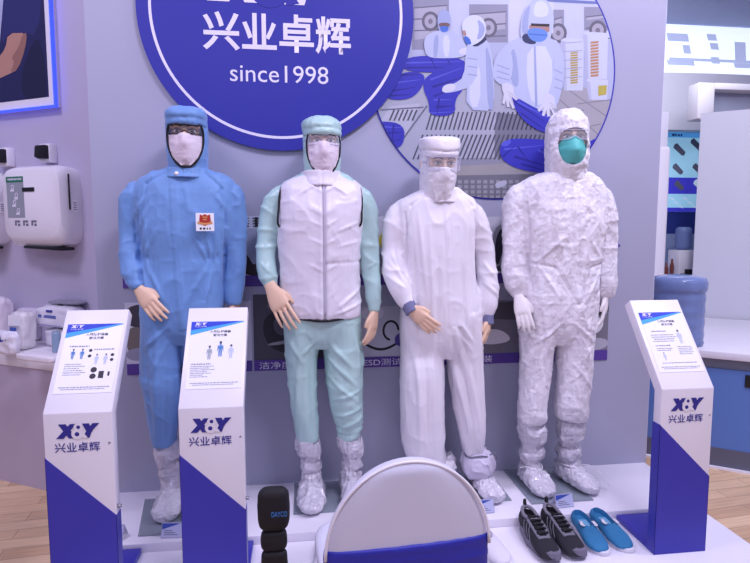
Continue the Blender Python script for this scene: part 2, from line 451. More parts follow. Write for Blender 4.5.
# --- right hand background, far to near
M_fascia = mat('pale_fascia', (222, 222, 232), .5, var=.01)
M_ceil = mat('hall_ceiling', (150, 158, 196), .7, var=.03)
structure(fin('ceiling', box(bmesh.new(), 1.7, 9, 1.2, 7.9, 4.32, 4.4), M_ceil))
structure(fin('trim_2', box(bmesh.new(), 1.7, 9, 3.6, 3.75, 4.2, 4.32), M_fascia))
M_far = mat('far_blue_wall', (46, 62, 142), .6, var=.02)
structure(fin('wall_far', box(bmesh.new(), 1.7, 9, 5.0, 5.1, 0, 2.95), M_far))
structure(fin('wall_far_lower', box(bmesh.new(), 1.7, 9, 4.985, 5.0, 0, 1.32), mat('far_grey_wall', (150, 168, 204), .6)))
FARW = Frame((0, 4.985, 0), (1, 0, 0), (0, 0, 1))
# curved white fascia over the far stand
bm = bmesh.new(); pr = []
for i in range(13):
    x = 2.2+i*.5; pr.append((x, 4.72-.10*math.sin((i-4)*.45)))
rows = [[bm.verts.new((x, y+dy, z)) for x, y in pr] for dy, z in ((0, 2.78), (0, 3.56), (.18, 3.56), (.18, 2.78))]
for a, b in zip(rows, rows[1:]+rows[:1]):
    for i in range(12): bm.faces.new((a[i], a[i+1], b[i+1], b[i]))
for i in (0, 12): bm.faces.new([r_[i] for r_ in rows])
structure(fin('wall_fascia', bm, M_fascia, auto=30))
# light wall above it
t = thing('light_wall', 'bright white glowing wall panel with grid pattern high at the right', 'light panel', (5.2, 4.95, 3.562))
M_led = mat('led_white_cell', (236, 246, 255), .4, emit=1.0, var=0)
M_ledb = mat('led_pale_cell', (190, 200, 232), .4, emit=.55, var=.02)
bm = bmesh.new(); box(bm, 2.2, 8.2, 4.90, 4.98, 3.562, 4.30); fin('panel', bm, M_led, t)
LWF = Frame((0, 4.90, 0), (1, 0, 0), (0, 0, 1)); bm = bmesh.new()
def P6(px, py, Y=4.9): q = at(px, py, Y); return (q.x, q.z)
for a, b, c_, d in ((669, 58, 760, 52),):
    p, q = P6(a, b), P6(c_, d)
    fpoly(bm, LWF, [(p[0], p[1]-.03), (q[0], p[1]-.03), (q[0], p[1]+.01), (p[0], p[1]+.01)], .003)
for a, b, c_, d in ((708, 34, 717, 41), (711, 43, 719, 50), (684, 45, 691, 54), (668, 60, 695, 66), (736, 42, 746, 62), (668, 33, 689, 42), (712, 57, 720, 64), (735, 63, 760, 69)):
    p, q = P6(a, b), P6(c_, d); fpoly(bm, LWF, [(p[0], q[1]), (q[0], q[1]), (q[0]-.03, p[1]), (p[0]-.03, p[1])], .004)
fin('grid_pattern', bm, M_ledb, t)
# white portal arch of the far stand
t = thing('portal_arch', 'white boxed portal frame standing before the far stand at right', 'arch', (6.3, 3.8, 0))
p, q = at(688, 86, 3.9), at(704, 93, 3.9)
fin('post', box(bmesh.new(), p.x, q.x, 3.7, 3.9, at(690, 122, 3.9).z, p.z), M_white, t, bevel=.02)
fin('beam', box(bmesh.new(), q.x-.001, q.x+3, 3.7, 3.9, q.z, p.z+.0), M_white, t, bevel=.01)
fin('infill_panel', box(bmesh.new(), q.x, q.x+3, 3.88, 3.93, 0, q.z), mat('grey_infill', (176, 182, 204), .5), t)
# LED advert
t = thing('product_poster', 'pale blue poster with grey comb-like products seen through the far gap', 'poster', (5.4, 4.98, 1.4))
a0, z1 = P6(666, 125, 4.98); a1, z0 = P6(708, 212, 4.98)
mats_ = [mat('poster_cyan', (170, 226, 250), .4, emit=.45, var=.03), mat('poster_sky', (90, 170, 236), .4, emit=.45), mat('poster_violet', (70, 66, 206), .4, emit=.4), flat((128, 130, 146)), mat('poster_pale', (214, 240, 252), .4, emit=.4)]
bm = bmesh.new(); FW2 = Frame((0, 4.97, 0), (1, 0, 0), (0, 0, 1)); box(bm, a0, a1, 4.971, 4.984, z0, z1)
Hh = z1-z0
frect(bm, FW2, a0, a1, z0+Hh*.86, z1, .001, 1); frect(bm, FW2, a0, a1, z0+Hh*.21, z0+Hh*.40, .001, 2); frect(bm, FW2, a0, a1, z0, z0+Hh*.05, .001, 2)
for bx_, by, sc, mi in ((674, 145, 1, 3), (691, 140, 1, 3), (673, 165, .9, 3), (693, 165, .9, 3), (675, 182, .8, 3), (694, 181, .7, 4)):
    x, z = P6(bx_, by, 4.97); L_ = .19*sc
    fpoly(bm, FW2, [(x, z), (x+.045, z+.03), (x+L_, z-.10*sc), (x+L_-.02, z-.15*sc), (x+L_-.06, z-.15*sc), (x-.01, z-.04)], .002, mi)
for i in range(6):
    x, z = P6(669+i*4.5, 197+(i % 3)*4, 4.97); fpoly(bm, FW2, [(x, z), (x+.07, z-.02), (x+.09, z-.05), (x+.02, z-.03)], .002, 4)
for i in range(7):
    x, z = P6(686+i*2.4, 130, 4.97); frect(bm, FW2, x, x+.012, z-.05, z, .002, 3)
fin('print', bm, mats_, t)
x, z = P6(672, 136, 4.97); bm = bmesh.new(); fauxlines(bm, FW2, x, x+.16, z, .035, 0, .003, 2); fin('heading_print', bm, M_ink, t)
# white post beside the display wall's edge
t = thing('white_post', 'tall white curved post right beside the display wall edge', 'post', (2.35, 1.6, 0))
pl = at(650, 150, 1.6).x; pr_ = at(668, 150, 1.6).x; zt = at(668, 147, 1.6).z
fin('shaft', box(bmesh.new(), pl, pr_, 1.55, 1.75, 0, zt), M_white, t, bevel=.03, seg=4)
fin('upper_rail', box(bmesh.new(), pl+.04, pr_-.005, 1.6, 1.66, zt-.02, at(668, 112, 1.6).z), M_fascia, t, bevel=.006)

# right counter, partition behind it
M_ctop = mat('white_counter', (226, 224, 232), .3, var=.01)
M_cblue = mat('blue_cabinet', (92, 128, 196), .4, var=.02)
t = thing('counter', 'white topped counter with blue front and dark plinth at the right', 'counter', (nR*1.46+uR*2.4))
fin('worktop', box(bmesh.new(), 1.0, 5, 1.44, 2.84, .655, .70, MR(0)), M_ctop, t, bevel=.006)
fin('underside_shade', box(bmesh.new(), 1.02, 5, 1.50, 2.8, .59, .655, MR(0)), mat('underside_shade_grey', (120, 126, 146), .5), t)  # shade under the worktop, put in as a grey strip
fin('front_panel', box(bmesh.new(), 1.02, 5, 1.49, 2.78, .12, .59, MR(0)), M_cblue, t)
fin('plinth', box(bmesh.new(), 1.02, 5, 1.485, 2.7, .012, .12, MR(0)), mat('grey_plinth', (96, 100, 118), .5), t)
fin('edge_strip', box(bmesh.new(), 1.02, 5, 1.462, 1.485, 0, .012, MR(0)), M_white, t)
sw = fin('socket', box(bmesh.new(), onR(745, 380, 1.49)[0], onR(752, 380, 1.49)[0], 1.478, 1.49, .50, .57, MR(0)), M_blackp, t, bevel=.003)
# tall plain partition
pu = onR(697, 190, 2.86)[0]
structure(fin('wall_right', box(bmesh.new(), pu, pu+3.5, 2.86, 2.92, 0, 2.29, MR(0)), mat('partition_panel', (204, 206, 216), .42, var=.01)))

# water bottle on the counter
M_bottle = mat('blue_polycarbonate', (136, 156, 206), .14, var=.05, vscale=8, trans=.35, ior=1.2, coat=.4)
b0 = atz(676.5, 343, .70)
def bottle(name, label, base, r, h, parent_obj=None):
    bm = bmesh.new(); pf = [(r*.90, 0), (r*.97, .015*h), (r*.985, .05*h)]
    for i in range(24):
        f = i/23; z = .06+.70*f; k_ = 1-.025*(.5+.5*math.cos(f*2*PI*4))
        pf.append((r*k_*.98, z*h))
    pf += [(r*1.0, .78*h), (r*1.03, .82*h), (r*1.04, .90*h), (r*1.0, .94*h), (r*.93, .97*h), (r*.6, .995*h), (r*.2, h)]
    lathe(bm, pf, base, 40)
    o = fin(name, bm, M_bottle, None, smooth=True); return o
bt = bottle('water_bottle', '', (b0.x, b0.y, .70), .148, .42)
tag(bt, 'large blue ribbed water bottle on the white counter', 'water bottle')

# far water dispenser, boxes and bottles on a far table
ft = thing('far_table', 'pale table below the water dispenser in the far gap', 'table', (5.25, 4.45, 0))
zt_ = at(680, 276, 4.3).z
fin('table_top', box(bmesh.new(), 4.5, 6.0, 4.0, 4.9, zt_-.04, zt_), M_white, ft, bevel=.006)
for sx in (4.55, 5.9):
    for sy in (4.05, 4.8): fin('leg', box(bmesh.new(), sx, sx+.05, sy, sy+.05, 0, zt_-.04), M_metal, ft)
wd = thing('water_dispenser', 'white water dispenser with upturned clear bottle in the far gap', 'water dispenser', (5.19, 4.32, zt_))
x0, x1 = at(675, 250, 4.3).x, at(691, 250, 4.3).x; zb = at(680, 250, 4.3).z; zc = at(680, 227, 4.3).z
fin('cabinet', box(bmesh.new(), x0, x1, 4.2, 4.45, zt_, zb), M_white, wd, bevel=.015)
fin('bottle', lathe(bmesh.new(), [(.05, 0), (.10, .03), (.105, .06), (.10, .10), (.106, .14), (.10, .19), (.106, .24), (.10, zc-zb-.02), (.07, zc-zb)], ((x0+x1)/2+.01, 4.32, zb), 24), M_bottle, wd, smooth=True)
for i, px in enumerate((666, 671.5)):
    p = at(px, 274, 4.25); hh = (.19, .24)[i]
    o = fin('bottle', lathe(bmesh.new(), [(.026, 0), (.028, .01), (.028, hh*.6), (.014, hh*.8), (.014, hh), ], (p.x, p.y, zt_), 16), mat('brown_bottle', (116, 62, 58), .3), None, smooth=True)
    tag(o, ('shorter', 'taller')[i]+' brown bottle on the far table left of the water dispenser', 'bottle', 'brown bottles on the far table')
for i, (px, hh) in enumerate(((683.5, .05), (688, .11))):
    p = at(px, 275, 4.1); o = fin('carton', box(bmesh.new(), p.x-.04, p.x+.025, 4.05, 4.12, zt_, zt_+hh), M_blackp, None, bevel=.004)
    tag(o, ('low', 'tall')[i]+' dark carton in front of the far water dispenser', 'box', 'dark cartons on the far table')

# ================================================================== WALL GRAPHICS
# round photographic print of three workers folding blue garments
PC = (.979, 2.188); PR = .641
CIRC = circ(PC[0], PC[1], PR-.008, 96)
def w6(x, y):   # photo detail coordinates -> wall coordinates
    q = at(370+x/2.996, y/2.996, 0); return (q.x, q.z)
pt = thing('photo_disc', 'round photograph of three workers in white folding blue garments, on the wall', 'picture', (PC[0], 0, PC[1]-PR))
fin('backing', (lambda b: (fslab(b, WALL, circ(PC[0], PC[1], PR, 96), .0008, .004), b)[1])(bmesh.new()), M_blue, pt)
PAL = []; bm = bmesh.new(); LAY = [.0045]
def mi_of(c):
    m = flat(tuple(int(v*k_) for v, k_ in zip(c, (.88, .89, .92))))
    if m not in PAL: PAL.append(m)
    return PAL.index(m)
def sh(c, pts, k=0, z=None):
    p = [w6(*q) for q in pts]
    if k: p = chaikin(p, k)
    a = sum(p[i-1][0]*p[i][1]-p[i][0]*p[i-1][1] for i in range(len(p)))
    if a < 0: p = p[::-1]
    p = clip(p, CIRC); LAY[0] += .000022
    if len(p) > 2: fpoly(bm, WALL, p, LAY[0], mi_of(c))
def stroke(c, a, b, wd, wd2=None):
    dx, dy = b[0]-a[0], b[1]-a[1]; L_ = math.hypot(dx, dy); nx, ny = -dy/L_, dx/L_; w2 = wd if wd2 is None else wd2
    sh(c, [(a[0]+nx*wd, a[1]+ny*wd), (b[0]+nx*w2, b[1]+ny*w2), (b[0]-nx*w2, b[1]-ny*w2), (a[0]-nx*wd, a[1]-ny*wd)])
sh((196, 202, 224), [(-100, -300), (850, -300), (850, 700), (-100, 700)])
# back wall and windows
sh((214, 218, 236), [(100, -250), (740, -250), (740, 120), (100, 130)])
for x0, x1, y0, y1 in ((125, 236, -5, 150), (296, 412, 14, 128), (545, 580, 30, 130), (640, 722, 22, 92)):
    sh((158, 158, 176), [(x0, y0), (x1, y0), (x1, y1), (x0, y1)])
    sh((190, 188, 198), [(x0+8, y0+30), (x1-8, y0+22), (x1-8, y1-40), (x0+8, y1-30)])
    for k in range(3): stroke((120, 116, 132), (x0+5, y0+30+k*34), (x1-5, y0+22+k*36), 2)
    c_ = ((x0+x1)/2, y0+70)
    sh((112, 108, 122), [(c_[0]+26*math.cos(i*.4), c_[1]+30*math.sin(i*.4)) for i in range(16)])
    sh((186, 182, 192), [(c_[0]+18*math.cos(i*.4), c_[1]+21*math.sin(i*.4)) for i in range(16)])
    sh((132, 128, 140), [(c_[0]+7*math.cos(i*.4), c_[1]+8*math.sin(i*.4)) for i in range(16)])
sh((226, 228, 242), [(414, -60), (548, -60), (548, 100), (414, 130)])
sh((120, 132, 190), [(520, -4), (690, 6), (690, 14), (520, 6)])
# tiled floor right
sh((186, 182, 184), [(560, 262), (640, 262), (760, 330), (740, 520), (560, 470)])
for a, b in (((590, 268), (740, 372)), ((568, 300), (700, 420)), ((640, 330), (570, 345)), ((690, 372), (560, 400)), ((720, 300), (620, 312))): stroke((150, 146, 152), a, b, 1.5)
# crates
for x0, x1, y0, y1 in ((570, 640, 115, 272), (636, 712, 96, 238), (644, 712, 236, 300)):
    sh((222, 226, 240), [(x0, y0+6), (x0+10, y0), (x1, y0+4), (x1-4, y1), (x0+12, y1)], 0)
    sh((200, 204, 224), [(x0, y0+6), (x0+14, y0+10), (x0+18, y1), (x0+10, y1)])
for k in range(13): sh((198, 172, 78), [(600, 158+k*7.4), (622, 156+k*7.4), (620, 161+k*7.4), (598, 163+k*7.4)])
for k in range(12): sh((206, 150, 96), [(660, 126+k*9), (684, 124+k*9), (682, 130+k*9), (658, 132+k*9)])
sh((206, 190, 86), [(682, 258), (708, 256), (706, 284), (682, 288)])
for k in range(5): stroke((182, 186, 208), (576, 130+k*26), (634, 126+k*26), 1)
# steel bench
sh((188, 190, 202), [(-60, 345), (110, 190), (380, 180), (560, 330), (566, 470), (480, 500), (250, 505), (110, 505), (20, 440)])
sh((204, 206, 216), [(60, 320), (150, 310), (120, 380), (60, 470), (10, 400)])
sh((132, 132, 146), [(378, 338), (535, 352), (540, 470), (372, 480), (372, 405)])
sh((156, 156, 168), [(150, 478), (540, 468), (560, 500), (240, 520)])
for r_, (y0, y1, xa, xb, dx) in enumerate(((336, 390, 168, 520, 16), (404, 478, 128, 520, 30), (330, 362, 58, 130, 14))):
    k = 0; x = xa
    while x < xb:
        stroke((88, 90, 104) if x < 380 else (70, 70, 84), (x+dx, y0), (x, y1), 2.4); x += 13.5
stroke((120, 122, 138), (30, 330), (160, 322), 1.5); stroke((110, 112, 128), (170, 318), (96, 420), 2)
sh((172, 168, 164), [(150, 505), (556, 480), (566, 520), (480, 530), (200, 545)])
sh((126, 124, 132), [(160, 528), (560, 520), (560, 700), (160, 700)])
for i in range(11):
    for j in range(4): sh((170, 168, 170), [(262+i*19, 540+j*15), (274+i*19, 540+j*15), (274+i*19, 550+j*15), (262+i*19, 550+j*15)])
sh((206, 206, 214), [(372, 548), (408, 538), (408, 556), (376, 566)], 2)
# blue garments
B1, B2, B3 = (58, 58, 186), (38, 36, 146), (92, 96, 216)
def heap(pts, folds):
    sh(B1, pts, 2)
    for a, b, wd, c in folds: stroke(c, a, b, wd, .6)
heap([(96, 176), (180, 166), (286, 178), (284, 212), (200, 220), (96, 214)], [((104, 190), (270, 186), 3, B3), ((110, 204), (280, 204), 3, B2), ((180, 176), (200, 214), 2, B2), ((230, 178), (250, 214), 2, B2)])
heap([(44, 268), (90, 216), (165, 218), (158, 262), (120, 300), (48, 300)], [((70, 250), (150, 240), 3, B3), ((60, 274), (140, 262), 3, B2), ((60, 288), (126, 284), 3, B2), ((90, 226), (150, 224), 3, B2)])
heap([(160, 232), (240, 192), (290, 190), (284, 262), (252, 300), (256, 346), (176, 350), (176, 306), (158, 270)], [((180, 240), (276, 204), 3, B3), ((186, 262), (278, 232), 4, B2), ((190, 290), (246, 268), 3, B2), ((190, 300), (244, 300), 3, B3), ((196, 322), (250, 318), 4, B2), ((180, 340), (250, 336), 2, B3), ((206, 296), (200, 342), 3, B2)])
heap([(-40, 380), (24, 362), (104, 372), (100, 440), (60, 446), (-20, 440)], [((30, 380), (98, 384), 3, B3), ((34, 400), (96, 398), 4, B2), ((50, 424), (92, 420), 3, B2), ((70, 376), (64, 436), 3, B2)])
# far worker
W1, W2, W3, GL = (206, 214, 238), (176, 186, 220), (232, 236, 248), (236, 234, 240)
sh(W1, [(160, 112), (200, 92), (244, 92), (276, 116), (296, 160), (276, 172), (250, 176), (180, 176), (162, 160)], 2)
sh(W2, [(190, 110), (206, 104), (200, 176), (188, 176)], 1); sh(W3, [(216, 108), (238, 108), (236, 172), (220, 172)], 1)
sh(W2, [(202, 40), (220, 28), (238, 40), (242, 78), (234, 100), (208, 100), (200, 76)], 2)
sh((128, 96, 92), [(204, 70), (238, 70), (236, 84), (206, 84)], 1); sh((78, 124, 214), [(206, 80), (236, 80), (230, 98), (212, 98)], 1)
sh(GL, [(262, 150), (300, 140), (304, 160), (270, 168)], 2)
# middle worker, side on
sh(W1, [(284, 130), (318, 112), (350, 116), (368, 180), (372, 334), (286, 330), (290, 230)], 1)
sh(W2, [(344, 126), (364, 190), (370, 330), (352, 332), (346, 220)], 1); sh(W3, [(296, 200), (330, 190), (328, 320), (296, 324)], 1)
sh(W1, [(286, 150), (322, 156), (322, 220), (300, 262), (248, 278), (216, 280), (214, 262), (252, 252), (280, 232)], 1)
for k in range(3): stroke(W2, (290, 176+k*24), (320, 180+k*24), 2)
sh(GL, [(218, 256), (252, 250), (256, 268), (232, 278), (214, 276)], 2)
sh((54, 58, 96), [(300, 128), (346, 110), (348, 124), (312, 146)], 1)
sh(W3, [(272, 70), (300, 44), (336, 52), (348, 86), (340, 118), (306, 140), (284, 132), (276, 100)], 2)
sh(W2, [(318, 56), (344, 80), (338, 112), (316, 124), (326, 90)], 1)
sh((190, 150, 138), [(274, 94), (284, 92), (288, 108), (280, 112)], 1); sh((70, 116, 206), [(278, 108), (296, 114), (304, 136), (284, 134)], 1)
# right worker
sh(W1, [(372, 170), (412, 128), (452, 112), (550, 114), (574, 150), (582, 210), (566, 300), (548, 330), (500, 334), (430, 300), (412, 262), (366, 226)], 1)
sh(W3, [(470, 140), (540, 140), (548, 300), (486, 322), (466, 240)], 1); sh(W2, [(488, 140), (494, 140), (500, 320), (492, 322)])
sh(W2, [(420, 150), (434, 150), (446, 250), (432, 268), (412, 220)], 1); sh(W2, [(548, 160), (560, 160), (556, 290), (544, 300)], 1)
sh(W1, [(376, 168), (420, 150), (428, 210), (410, 262), (378, 250), (362, 224)], 1); sh(W1, [(552, 140), (580, 190), (576, 262), (552, 300), (528, 300), (546, 230)], 1)
for k in range(3): stroke(W2, (378, 196+k*18), (416, 210+k*16), 2)
for k in range(3): stroke(W2, (550, 210+k*26), (574, 222+k*24), 2)
sh(W1, [(446, 108), (450, 60), (470, 12), (506, -8), (536, 8), (550, 50), (544, 100), (530, 130), (490, 136), (460, 132)], 2)
sh(W2, [(450, 96), (458, 40), (480, 10), (472, 60), (470, 116)], 1); sh(W3, [(494, 4), (524, 6), (536, 46), (508, 56), (484, 48)], 2)
sh((188, 146, 134), [(474, 72), (536, 74), (534, 104), (476, 100)], 1); sh((52, 40, 48), [(480, 72), (536, 74), (534, 82), (480, 80)])
sh((56, 62, 104), [(452, 108), (470, 100), (500, 130), (482, 136), (456, 128)], 1)
sh((112, 156, 228), [(466, 90), (500, 84), (532, 96), (526, 122), (500, 130), (474, 118)], 2); stroke((80, 124, 206), (474, 104), (528, 108), 2)
heap([(412, 288), (440, 294), (480, 318), (540, 346), (548, 396), (510, 398), (450, 358)], [((424, 302), (536, 376), 3, B2), ((440, 306), (540, 360), 3, B3), ((450, 340), (520, 388), 3, B2)])
for base, tips, ln in (((408, 268), ((398, 312), (412, 322), (428, 326), (438, 300)), 7), ((532, 300), ((502, 334), (516, 348), (532, 350), (550, 344), (556, 326)), 7)):
    sh(GL, [(base[0]-18, base[1]-20), (base[0]+18, base[1]-16), (base[0]+22, base[1]+20), (base[0]-10, base[1]+22)], 2)
    for tp in tips: stroke(GL, base, tp, ln, 4); stroke((198, 194, 208), (base[0]+4, base[1]+8), (tp[0]+4, tp[1]), 1)
heap([(384, 440), (408, 416), (480, 416), (560, 424), (600, 430), (600, 520), (540, 524), (440, 508), (392, 480)], [((400, 448), (520, 436), 3, B3), ((430, 470), (530, 500), 4, B2), ((450, 492), (530, 514), 3, B2), ((396, 470), (430, 440), 3, B2), ((440, 440), (470, 480), 3, B2), ((500, 450), (540, 470), 3, B3)])
sh(B3, [(386, 438), (404, 420), (424, 420), (412, 440)], 2)
sh(B1, [(630, 440), (680, 410), (700, 440), (650, 500)], 1)
fin('print', bm, PAL, pt)

# blue round logo sign, mounted over the print
DC = (-.091, 2.42); DR = .646
lt = thing('logo_sign', 'large round royal blue company sign with white ring on the wall', 'sign', (DC[0], 0, DC[1]-DR))
bm = bmesh.new(); fslab(bm, WALL, circ(DC[0], DC[1], DR, 128), .0125, .019); fin('disc', bm, M_logo, lt)
bm = bmesh.new(); fslab(bm, WALL, circ(DC[0], DC[1], .36, 48), .0005, .0124); fin('mount', bm, M_logo, lt)
bm = bmesh.new(); fring(bm, WALL, DC[0], DC[1], .578, .591, .0196, 128); fin('ring', bm, M_inkw, lt)
text('company_name', '兴业卓辉', WALL, -.443, .248, 2.232, 2.408, M_inkw, lt, .0198, bold=.02)
text('founding_year', 'since1998', WALL, -.323, .139, 2.092, 2.172, M_inkw, lt, .0198)
logo(WALL, -.42, .17, 2.452, 2.70, M_inkw, M_logo, lt, .0198)

# two rows of picture posters with purple caption strips
def wall_poster(label, x0, x1, z0, z1, cap, col, shapes, title=None, strip=(.057, .0)):
    t = thing('wall_poster', label, 'poster', ((x0+x1)/2, 0, z0), group='picture posters along the wall')
    bm = bmesh.new(); P_ = [flat(col)]
    fslab(bm, WALL, [(x0, z0), (x1, z0), (x1, z1), (x0, z1)], .0006, .002)
    k = 0
    for c, pts in shapes:
        m = flat(c)
        if m not in P_: P_.append(m)
        k += 1; p = clip(chaikin(pts, 2), [(x0, z0), (x1, z0), (x1, z1), (x0, z1)])
        if len(p) > 2: fpoly(bm, WALL, p, .002+.0001*k, P_.index(m))
    fin('photo', bm, P_, t)
    bm = bmesh.new(); fslab(bm, WALL, [(x0, z0), (x1, z0), (x1, z0+.054), (x0, z0+.054)], .0005, .0045)
    s = fin('caption_strip', bm, M_purple, t)
    if cap: text('caption', cap[0], WALL, cap[1], cap[2], z0+.008, z0+.045, M_inkw, s, .0055)
    if title:      # heading too small to read in the photograph
        bm = bmesh.new(); rn = random.Random(4)
        for i in range(4):
            for j in range(4):
                a_ = -.335+i*.05; frect(bm, WALL, a_+rn.uniform(0, .008), a_+.034, 1.408+j*.013, 1.413+j*.013, .004)
            frect(bm, WALL, a_+.010+rn.uniform(0, .01), a_+.026, 1.408, 1.455, .0043)
        fin('heading_print', bm, M_inkk, t)
g1, g2 = (150, 146, 160), (66, 64, 76)
wall_poster('poster with brown tray picture between the left podium and the blue suit', -.845, -.25, .691, 1.045, None, (206, 206, 220),
    [(g2, [(-.845, 1.03), (-.7, 1.04), (-.74, .92), (-.845, .93)]), ((120, 112, 108), [(-.84, .93), (-.74, .92), (-.78, .80), (-.845, .80)]), ((150, 150, 172), [(-.845, .82), (-.70, .83), (-.72, .76), (-.845, .76)])])
wall_poster('poster of a dark round machine captioned for cleanliness, left of the mint trousers', -.24, .27, .691, 1.075, ('洁净度', -.214, -.053), (76, 74, 86),
    [((112, 110, 124), [(-.19, 1.04), (.1, 1.05), (.16, .96), (-.15, .98)]), ((40, 38, 48), [(-.18, .98), (-.02, 1.03), (.08, .9), (.02, .78), (-.14, .78), (-.2, .88)]), ((86, 84, 98), [(-.15, .96), (-.05, .98), (-.03, .88), (-.13, .86)]), ((150, 148, 160), [(-.17, .83), (-.03, .85), (-.04, .83), (-.17, .815)])])
CA = []
for i in range(22):
    f = i/21; CA.append((.29+.22*f, .84-.05*math.sin(f*PI)+.0*f))
cab = CA+[(x, z-.014) for x, z in CA[::-1]]
CB = [(.45+.045*math.cos(a*.42), .88+.055*math.sin(a*.42)) for a in range(12)]
cab2 = CB+[(.45+.033*math.cos(a*.42), .88+.043*math.sin(a*.42)) for a in range(11, -1, -1)]
wall_poster('poster of a black test cable captioned ESD, between the mint and white trousers', .29, .84, .691, 1.005, ('ESD测试', .308, .505), (198, 198, 212),
    [((30, 28, 36), cab), ((30, 28, 36), cab2), ((84, 70, 150), [(.47, .86), (.55, .88), (.54, .79), (.47, .80)]), ((222, 222, 232), [(.3, 1.0), (.42, 1.0), (.40, .93), (.3, .94)])])
wall_poster('poster of white gloved hands on dark grey, behind the crinkled suit', .86, 1.637, .691, 1.025, ('装', .945, .99), (120, 118, 130),
    [((84, 82, 92), [(.86, 1.02), (1.64, 1.02), (1.64, .92), (.86, .92)]), ((226, 224, 230), [(.9, .84), (.98, .88), (1.06, .86), (1.1, .81), (1.0, .79), (.92, .80)]), ((226, 224, 230), [(.88, .80), (.95, .79), (.94, .75), (.87, .75)]), ((222, 222, 230), [(1.44, .90), (1.56, .94), (1.62, .90), (1.58, .83), (1.48, .84)]), ((40, 40, 52), [(1.5, 1.0), (1.63, 1.0), (1.63, .94), (1.52, .93)]), ((176, 176, 190), [(1.42, .80), (1.637, .82), (1.637, .745), (1.42, .745)])])
wall_poster('upper poster with an empty pale field left behind the blue suit', -.848, -.50, 1.116, 1.16, None, (196, 194, 214), [])
wall_poster('upper poster of dark trousers with black title behind the mint sleeve', -.46, .05, 1.116, 1.46, None, (196, 204, 222),
    [((160, 170, 196), [(-.3, 1.40), (-.16, 1.40), (-.16, 1.22), (-.30, 1.22)]), ((52, 44, 48), [(-.30, 1.30), (-.26, 1.27), (-.23, 1.21), (-.2, 1.27), (-.16, 1.29), (-.16, 1.17), (-.3, 1.17)])], True)
wall_poster('upper poster with small yellow figure between mint sleeve and white smock', .10, .64, 1.116, 1.46, None, (206, 206, 218),
    [((196, 186, 70), [(.385, 1.37), (.43, 1.38), (.43, 1.30), (.39, 1.30)]), ((150, 150, 168), [(.38, 1.28), (.46, 1.29), (.46, 1.20), (.38, 1.2)])])
wall_poster('upper poster of a black plant and pale gown between the two white suits', .70, 1.10, 1.116, 1.46, None, (196, 196, 208),
    [((150, 150, 162), [(.98, 1.42), (1.09, 1.42), (1.09, 1.20), (.98, 1.2)]), ((50, 50, 62), [(1.0, 1.36), (1.03, 1.41), (1.05, 1.35), (1.03, 1.26), (1.01, 1.2), (.99, 1.26)]), ((84, 84, 98), [(.98, 1.20), (1.1, 1.22), (1.1, 1.18), (.98, 1.175)])])
bm = bmesh.new(); fslab(bm, WALL, [(1.60, 1.345), (1.645, 1.345), (1.690, 1.309), (1.645, 1.272), (1.60, 1.272)], 0, .003)
tag(fin('arrow_marker', bm, M_purple), 'small purple arrow on the wall right of the crinkled sleeve', 'arrow')
bm = bmesh.new(); fslab(bm, WALL, [(1.09, 1.309), (1.13, 1.345), (1.20, 1.345), (1.20, 1.272), (1.13, 1.272)], 0, .003)
tag(fin('arrow_marker', bm, M_purple), 'small purple arrow on the wall left of the crinkled waist', 'arrow')

# ================================================================== LEFT SIDE WALL
# lit picture of a person in dark scrubs
sg = thing('lit_picture', 'picture of a person in navy scrubs edged by a blue light strip', 'picture', LW.p(-1.75, 2.05))
a1, zb = onL(61, 107); a0 = a1-1.2; ztop = 2.95
bm = bmesh.new(); fslab(bm, LW, [(a0, zb), (a1, zb), (a1, ztop), (a0, ztop)], .0, .03); fin('frame', bm, M_white, sg)
M_strip = mat('blue_led_strip', (50, 70, 255), .4, emit=2.0, var=0)
bm = bmesh.new()
fslab(bm, LW, [(a0, zb-.006), (a1+.006, zb-.006), (a1+.006, zb+.005), (a0, zb+.005)], .022, .04); fslab(bm, LW, [(a1-.005, zb+.005), (a1+.006, zb+.005), (a1+.006, ztop), (a1-.005, ztop)], .022, .04)
fin('light_strip', bm, M_strip, sg)
i1, izb = onL(54, 98); bm = bmesh.new(); PL = [flat((170, 176, 206))]
fpoly(bm, LW, [(a0+.04, izb), (i1, izb), (i1, ztop-.04), (a0+.04, ztop-.04)], .0305)
def wl(x, y): return onL(x/3.94, y/3.94)
def sl(c, pts, k, off):
    m = flat(c)
    if m not in PL: PL.append(m)
    p = chaikin([wl(*q) for q in pts], k); a = sum(p[i-1][0]*p[i][1]-p[i][0]*p[i-1][1] for i in range(len(p)))
    if a < 0: p = p[::-1]
    p = clip(p, [(a0+.04, izb), (i1, izb), (i1, ztop-.04), (a0+.04, ztop-.04)])
    if len(p) > 2: fpoly(bm, LW, p, off, PL.index(m))
sl((128, 150, 206), [(-200, 230), (10, 200), (20, 420), (-200, 430)], 0, .0307)
sl((34, 36, 84), [(18, 200), (60, -300), (230, -300), (260, 480), (20, 480)], 0, .0309)
sl((44, 46, 104), [(28, 60), (52, -80), (140, -150), (190, -60), (170, 150), (100, 132), (48, 140), (30, 190)], 1, .0311)
sl((26, 27, 66), [(150, 160), (188, 170), (210, 420), (130, 420), (96, 330)], 1, .0312)
sl((182, 136, 122), [(52, 138), (128, 136), (120, 200), (92, 280), (40, 305), (-40, 340), (-60, 290), (10, 240), (44, 196)], 1, .0313)
sl((150, 108, 98), [(110, 140), (128, 136), (120, 200), (92, 280), (60, 296), (78, 250), (66, 232), (96, 190)], 1, .0314)
fin('print', bm, PL, sg)

